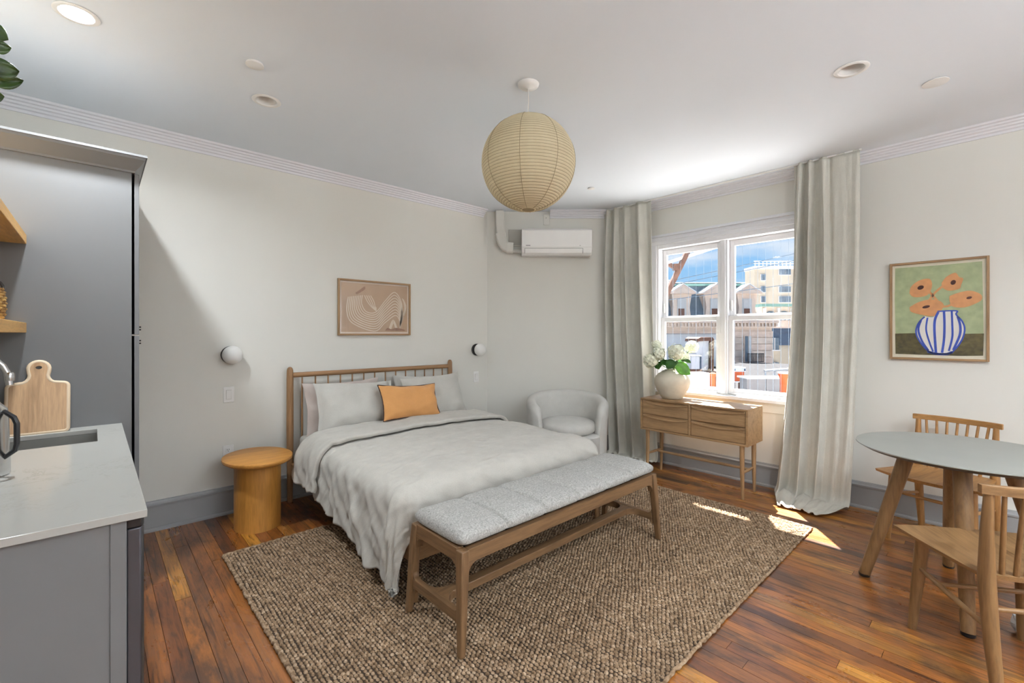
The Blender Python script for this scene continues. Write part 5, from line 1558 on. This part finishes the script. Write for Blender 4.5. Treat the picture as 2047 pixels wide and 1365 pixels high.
# ---- beige apartment block
ab, X_, Z_ = ext('apartment_block', 'tall beige apartment block with dark windows beyond the mansard roof', 'building', 1560, 62.0)
MB().box(X_(1508), X_(1680), 0, 2.5, -12, Z_(536)).build('walls', 'beige_block', ab)
MB().box(X_(1506), X_(1682), -0.3, 2.5, Z_(538), Z_(532)).build('parapet', 'white_render', ab)
rl = MB()
for k in range(22):
    rl.box(X_(1508 + k * 7.8), X_(1509 + k * 7.8), -0.2, -0.1, Z_(532), Z_(522))
rl.box(X_(1506), X_(1682), -0.22, -0.08, Z_(523), Z_(521.5)); rl.box(X_(1506), X_(1682), -0.22, -0.08, Z_(527.5), Z_(526.5))
rl.build('roof_railing', 'white_render', ab)
for row_, py0 in enumerate((548, 572, 592, 614)):
    for cc, (pa, pb) in enumerate(((1520, 1530), (1556, 1580), (1592, 1616), (1630, 1654))):
        off = -11 if (row_ == 0 and cc > 0) else 0
        w = MB().box(X_(pa), X_(pb), -0.12, 0.1, Z_(py0 + 13 + off), Z_(py0 + off)).build('window', 'white_render', ab)
        MB().box(X_(pa + 0.8), X_((pa + pb) / 2 - 0.3), -0.2, -0.12, Z_(py0 + 12.2 + off), Z_(py0 + 0.8 + off)).build('pane', 'far_glass', w)
        MB().box(X_((pa + pb) / 2 + 0.3), X_(pb - 0.8), -0.2, -0.12, Z_(py0 + 12.2 + off), Z_(py0 + 0.8 + off)).build('pane', 'far_glass', w)
# ---- arched building with green cornice
gb, X_, Z_ = ext('arched_building', 'pale building with arched windows and green cornice behind the right sash', 'building', 1560, 44.0)
MB().box(X_(1524), X_(1690), 0, 1.5, -10, Z_(612)).build('walls', 'stone_cream', gb)
MB().box(X_(1515), X_(1692), -0.7, 1.5, Z_(613), Z_(608)).build('cornice', 'copper_green', gb)
for k in range(5):
    p = 1540 + k * 27
    pts = [(X_(p - 11), Z_(640)), (X_(p - 11), Z_(632))] + [(X_(p) - (X_(p + 11) - X_(p)) * math.cos(R(a)), Z_(632) + (Z_(622) - Z_(632)) * math.sin(R(a))) for a in range(15, 166, 15)] + [(X_(p + 11), Z_(632)), (X_(p + 11), Z_(640))]
    w = MB().prism(pts, 'y', -0.1, 0.1).build('arched_window', 'far_glass', gb, smooth=0)
    for q_ in (-4, 4):
        MB().box(X_(p + q_ - 0.7), X_(p + q_ + 0.7), -0.2, -0.1, Z_(640), Z_(625)).build('mullion', 'white_render', w)
    MB().box(X_(p - 15), X_(p - 11.5), -0.3, 0.0, Z_(656), Z_(616)).build('pilaster', 'white_render', gb)
# ---- lower house with navy upper storey
nb, X_, Z_ = ext('navy_house', 'lower beige house with navy clad top storey at the right of the window', 'building', 1565, 34.0)
MB().box(X_(1533), X_(1690), 0, 2, -9, Z_(690)).build('walls', 'beige_block', nb)
MB().box(X_(1531), X_(1692), -0.15, 2, Z_(690), Z_(656)).build('clad_storey', 'navy_clad', nb)
MB().box(X_(1530), X_(1693), -0.25, 2, Z_(656), Z_(653.5)).build('roof_edge', 'stone_pink', nb)
for p, q_ in ((1545, 684), (1590, 684), (1545, 733), (1590, 733)):
    w = MB().box(X_(p - 9), X_(p + 9), -0.22, 0.02, Z_(q_ + 15), Z_(q_ - 9)).build('window', 'far_glass', nb)
    MB().box(X_(p - 10), X_(p + 10), -0.30, 0.0, Z_(q_ + 17), Z_(q_ + 15)).build('window_sill', 'white_render', w)
    MB().box(X_(p - 0.7), X_(p + 0.7), -0.25, -0.22, Z_(q_ + 15), Z_(q_ - 9)).build('mullion', 'white_render', w)
# ---- nearby flat roof with equipment
nr = thing('neighbour_roof', 'flat neighbouring roof outside the window with an added pale sheet bouncing sunlight', 'roof', (12.0, 5.0, -0.35))
MB().prism([(4.65 - 12, -13), (18, -13), (18, 10.4 - 5), (4.65 - 12, 33.8 - 5)], 'z', -6, -0.03).build('roof_deck', 'tar_roof', nr, smooth=0)
MB().prism([(4.65 - 12, -13), (10, -13), (10, -3.8), (7.6 - 12, -3.8), (7.6 - 12, 8), (4.65 - 12, 8)], 'z', -0.03, 0).build('bounce_membrane', 'bounce_pale', nr, smooth=0)  # pale sheet added and spread out to bounce sunlight in through the windows
wl, X_, Z_ = ext('bulkhead', 'pale grey rendered rooftop wall in front of the stone facade', 'rooftop wall', 1375, 24.0)
MB().box(X_(1334), X_(1436), 0, 2.0, -0.35, Z_(668)).build('wall', 'white_render', wl)
MB().box(X_(1332), X_(1438), -0.1, 2.1, Z_(668), Z_(666.5)).build('coping', 'parapet_grey', wl)
du, X_, Z_ = ext('rooftop_duct', 'big white rooftop duct with brown flashing seen through the left sash', 'duct', 1408, 15.0)
MB().prism([(X_(1391), Z_(740)), (X_(1391), Z_(700)), (X_(1396), Z_(682)), (X_(1417), Z_(681)), (X_(1416), Z_(735)), (X_(1414), Z_(740))], 'y', 0, 0.9).build('duct_body', 'duct_white', du, smooth=0)
MB().prism([(X_(1392), Z_(683)), (X_(1393), Z_(677)), (X_(1398), Z_(674)), (X_(1422), Z_(674)), (X_(1425), Z_(678)), (X_(1424), Z_(740)), (X_(1417), Z_(740)), (X_(1418), Z_(681)), (X_(1396), Z_(682))], 'y', -0.1, 1.0).build('flashing', 'rust_brown', du, smooth=0)
MB().box(X_(1385), X_(1432), -0.6, 1.2, -0.35, Z_(740)).build('brick_base', 'rust_brown', du)
hu, X_, Z_ = ext('condenser_unit', 'small white rooftop condenser box beside the duct', 'condenser', 1390, 13.0)
MB().box(X_(1382), X_(1399), 0, 0.5, Z_(738), Z_(713)).build('casing', 'duct_white', hu, bevel=0.01)
MB().box(X_(1381), X_(1402), -0.02, 0.55, Z_(712.5), Z_(710.5)).build('lid', 'white_render', hu)
MB().box(X_(1399.3), X_(1402), -0.01, 0.5, Z_(738), Z_(712.5)).build('side_grille', 'navy_clad', hu)
MB().box(X_(1381), X_(1403), 0, 0.5, -0.35, Z_(738.5)).build('stand', 'rust_brown', hu)
pw_, X_, Z_ = ext('white_parapet', 'white rooftop parapet low behind the vase', 'parapet', 1380, 9.0)
MB().box(X_(1330), X_(1419), 0, 0.3, -0.35, Z_(748)).build('wall', 'white_render', pw_)
MB().box(X_(1328), X_(1421), -0.05, 0.35, Z_(748), Z_(746)).build('coping', 'white_render', pw_)
MB().box(X_(1386), X_(1389), -0.06, 0.0, -0.35, Z_(748)).build('pier', 'white_render', pw_)
rp_, X_, Z_ = ext('red_flue', 'red brown flue pipe at the end of the white parapet', 'flue', 1425, 8.8)
MB().lathe([(X_(1430), -0.35), (X_(1430), Z_(752)), (X_(1431), Z_(751)), (X_(1431), Z_(746)), (X_(1428), Z_(745))], 20).build('pipe', 'pot_orange', rp_, smooth=40)
MB().lathe([(X_(1430.5), -0.352), (X_(1430.5), -0.30)], 20).build('collar', 'steel', rp_)
hv, X_, Z_ = ext('rooftop_ventilator', 'orange rooftop ventilator with white louvred top', 'ventilator', 1476, 11.0)
MB().box(X_(1462), X_(1488), 0, 0.4, Z_(762), Z_(743)).build('body', 'pot_orange', hv, bevel=0.01)
MB().box(X_(1461), X_(1490), -0.03, 0.43, Z_(743), Z_(734)).build('louvre_top', 'duct_white', hv, bevel=0.01)
for p in (1466, 1486):
    MB().box(X_(p), X_(p + 3), -0.035, -0.03, Z_(741), Z_(737)).build('louvre', 'navy_clad', hv)
MB().box(X_(1464), X_(1492), -0.03, 0.4, Z_(764), Z_(762)).build('tray', 'white_render', hv)
MB().box(X_(1470), X_(1474), 0.1, 0.3, -0.35, Z_(764)).build('post', 'rust_brown', hv); MB().box(X_(1488), X_(1491), 0.1, 0.3, -0.35, Z_(764)).build('post', 'rust_brown', hv)
gw, X_, Z_ = ext('grey_parapet', 'grey rooftop parapet wall with white coping at lower right of the window', 'parapet', 1540, 9.5)
MB().box(X_(1493), X_(1531), 0, 0.3, -0.35, Z_(757)).build('wall_panel', 'parapet_grey', gw); MB().box(X_(1532), X_(1640), 0.0, 0.3, -0.35, Z_(758)).build('wall_panel', 'parapet_grey', gw)
MB().box(X_(1490), X_(1642), -0.06, 0.36, Z_(757), Z_(754)).build('coping', 'white_render', gw)
cp_, X_, Z_ = ext('chimney_pot', 'orange clay chimney pot at the edge of the right curtain', 'chimney pot', 1570, 8.5)
r0 = X_(1580)
MB().lathe([(r0, -0.35), (r0 * 0.95, Z_(757)), (r0 * 1.05, Z_(755)), (r0 * 1.25, Z_(750)), (r0 * 1.28, Z_(746)), (r0 * 1.0, Z_(746)), (r0 * 0.9, Z_(752))], 24, cap=False).build('pot', 'pot_orange', cp_, smooth=40)
MB().lathe([(r0 * 1.35, Z_(746.5)), (r0 * 1.37, Z_(744)), (r0 * 0.95, Z_(743.5))], 24, cap=True).build('mortar_cap', 'white_render', cp_)
# handrail on the roof
hr, X_, Z_ = ext('roof_handrail', 'white pipe handrail across the roof behind the orange pot', 'handrail', 1556, 16.0)
MB().tube([(X_(1528), 0, Z_(741)), (X_(1640), 0, Z_(733))], 0.045, 8).build('rail', 'white_render', hr)
for p, z_ in ((1530, 741), (1549, 739.5), (1575, 738)):
    MB().tube([(X_(p), 0, -0.35), (X_(p), 0, Z_(z_))], 0.03, 8).build('post', 'white_render', hr)
# diagonal rusty beam with a side branch
pb_, X_, Z_ = ext('rusty_beam', 'diagonal rusty steel beam outside the upper left pane', 'beam', 1350, 7.0)
def beam(m, a, b, w, d):
    A_ = Vector((X_(a[0]), 0, Z_(a[1]))); B_ = Vector((X_(b[0]), 0, Z_(b[1])))
    m.tube([A_, B_], [(d, w), (d, w)], 4)
    return m
s7 = 7.0 / 899
beam(MB(), (1312, 630), (1377, 497), 7.5 * s7, 0.05).build('main_beam', 'pole_rust', pb_, smooth=0)
beam(MB(), (1352, 537), (1325, 521), 4.5 * s7, 0.04).build('side_arm', 'pole_rust', pb_, smooth=0)
beam(MB(), (1316, 531), (1450, 488), 7.0 * s7, 0.03).build('pale_flange', 'white_render', pb_, smooth=0)
MB().box(X_(1345), X_(1359), -0.06, 0.02, Z_(541), Z_(528)).build('gusset_plate', 'pole_rust', pb_)
MB().tube([(X_(1308), 0, -0.35), (X_(1312), 0, Z_(630))], 0.06, 8).build('post', 'pole_rust', pb_)
# overhead cables
for k, (a, b, D_, lb) in enumerate((((1360, 556), (1640, 494), 12.0, 'upper dark cable crossing the sky outside the window'), ((1460, 545), (1640, 509), 14.0, 'second dark cable below the upper one outside the window'), ((1490, 578), (1640, 558), 13.0, 'lowest cable in front of the beige apartment block'))):
    t, X_, Z_ = ext('overhead_cable', lb, 'cable', 1500, D_, 'overhead cables')
    pa = Vector((X_(a[0] - 260), 0, Z_(a[1] + (a[1] - b[1]) * 260 / (b[0] - a[0]))))
    pb2 = Vector((X_(b[0] + 200), 0, Z_(b[1] - (a[1] - b[1]) * 200 / (b[0] - a[0]))))
    MB().tube([pa, (pa + pb2) / 2 - Vector((0, 0, 0.03)), pb2], 0.0105, 6).build('cable', 'wire_grey', t)
ws, X_, Z_ = ext('wire_screen', 'screen of thin upright wires outside the window', 'wire screen', 1470, 5.2)
for k in range(19):
    p = 1330 + k * 15.4
    MB().tube([(X_(p), 0, -0.34), (X_(p), 0, Z_(400))], 0.0016, 5).build('wire', 'wire_grey', ws)
for z_ in (-0.34, Z_(400)):
    MB().tube([(X_(1320), 0, z_), (X_(1620), 0, z_)], 0.012, 8).build('frame_bar', 'wire_grey', ws)
# ground far below
g = MB().box(-60, 120, -60, 140, -9.2, -9.0).build('street_ground', 'parapet_grey')
g['kind'] = 'structure'
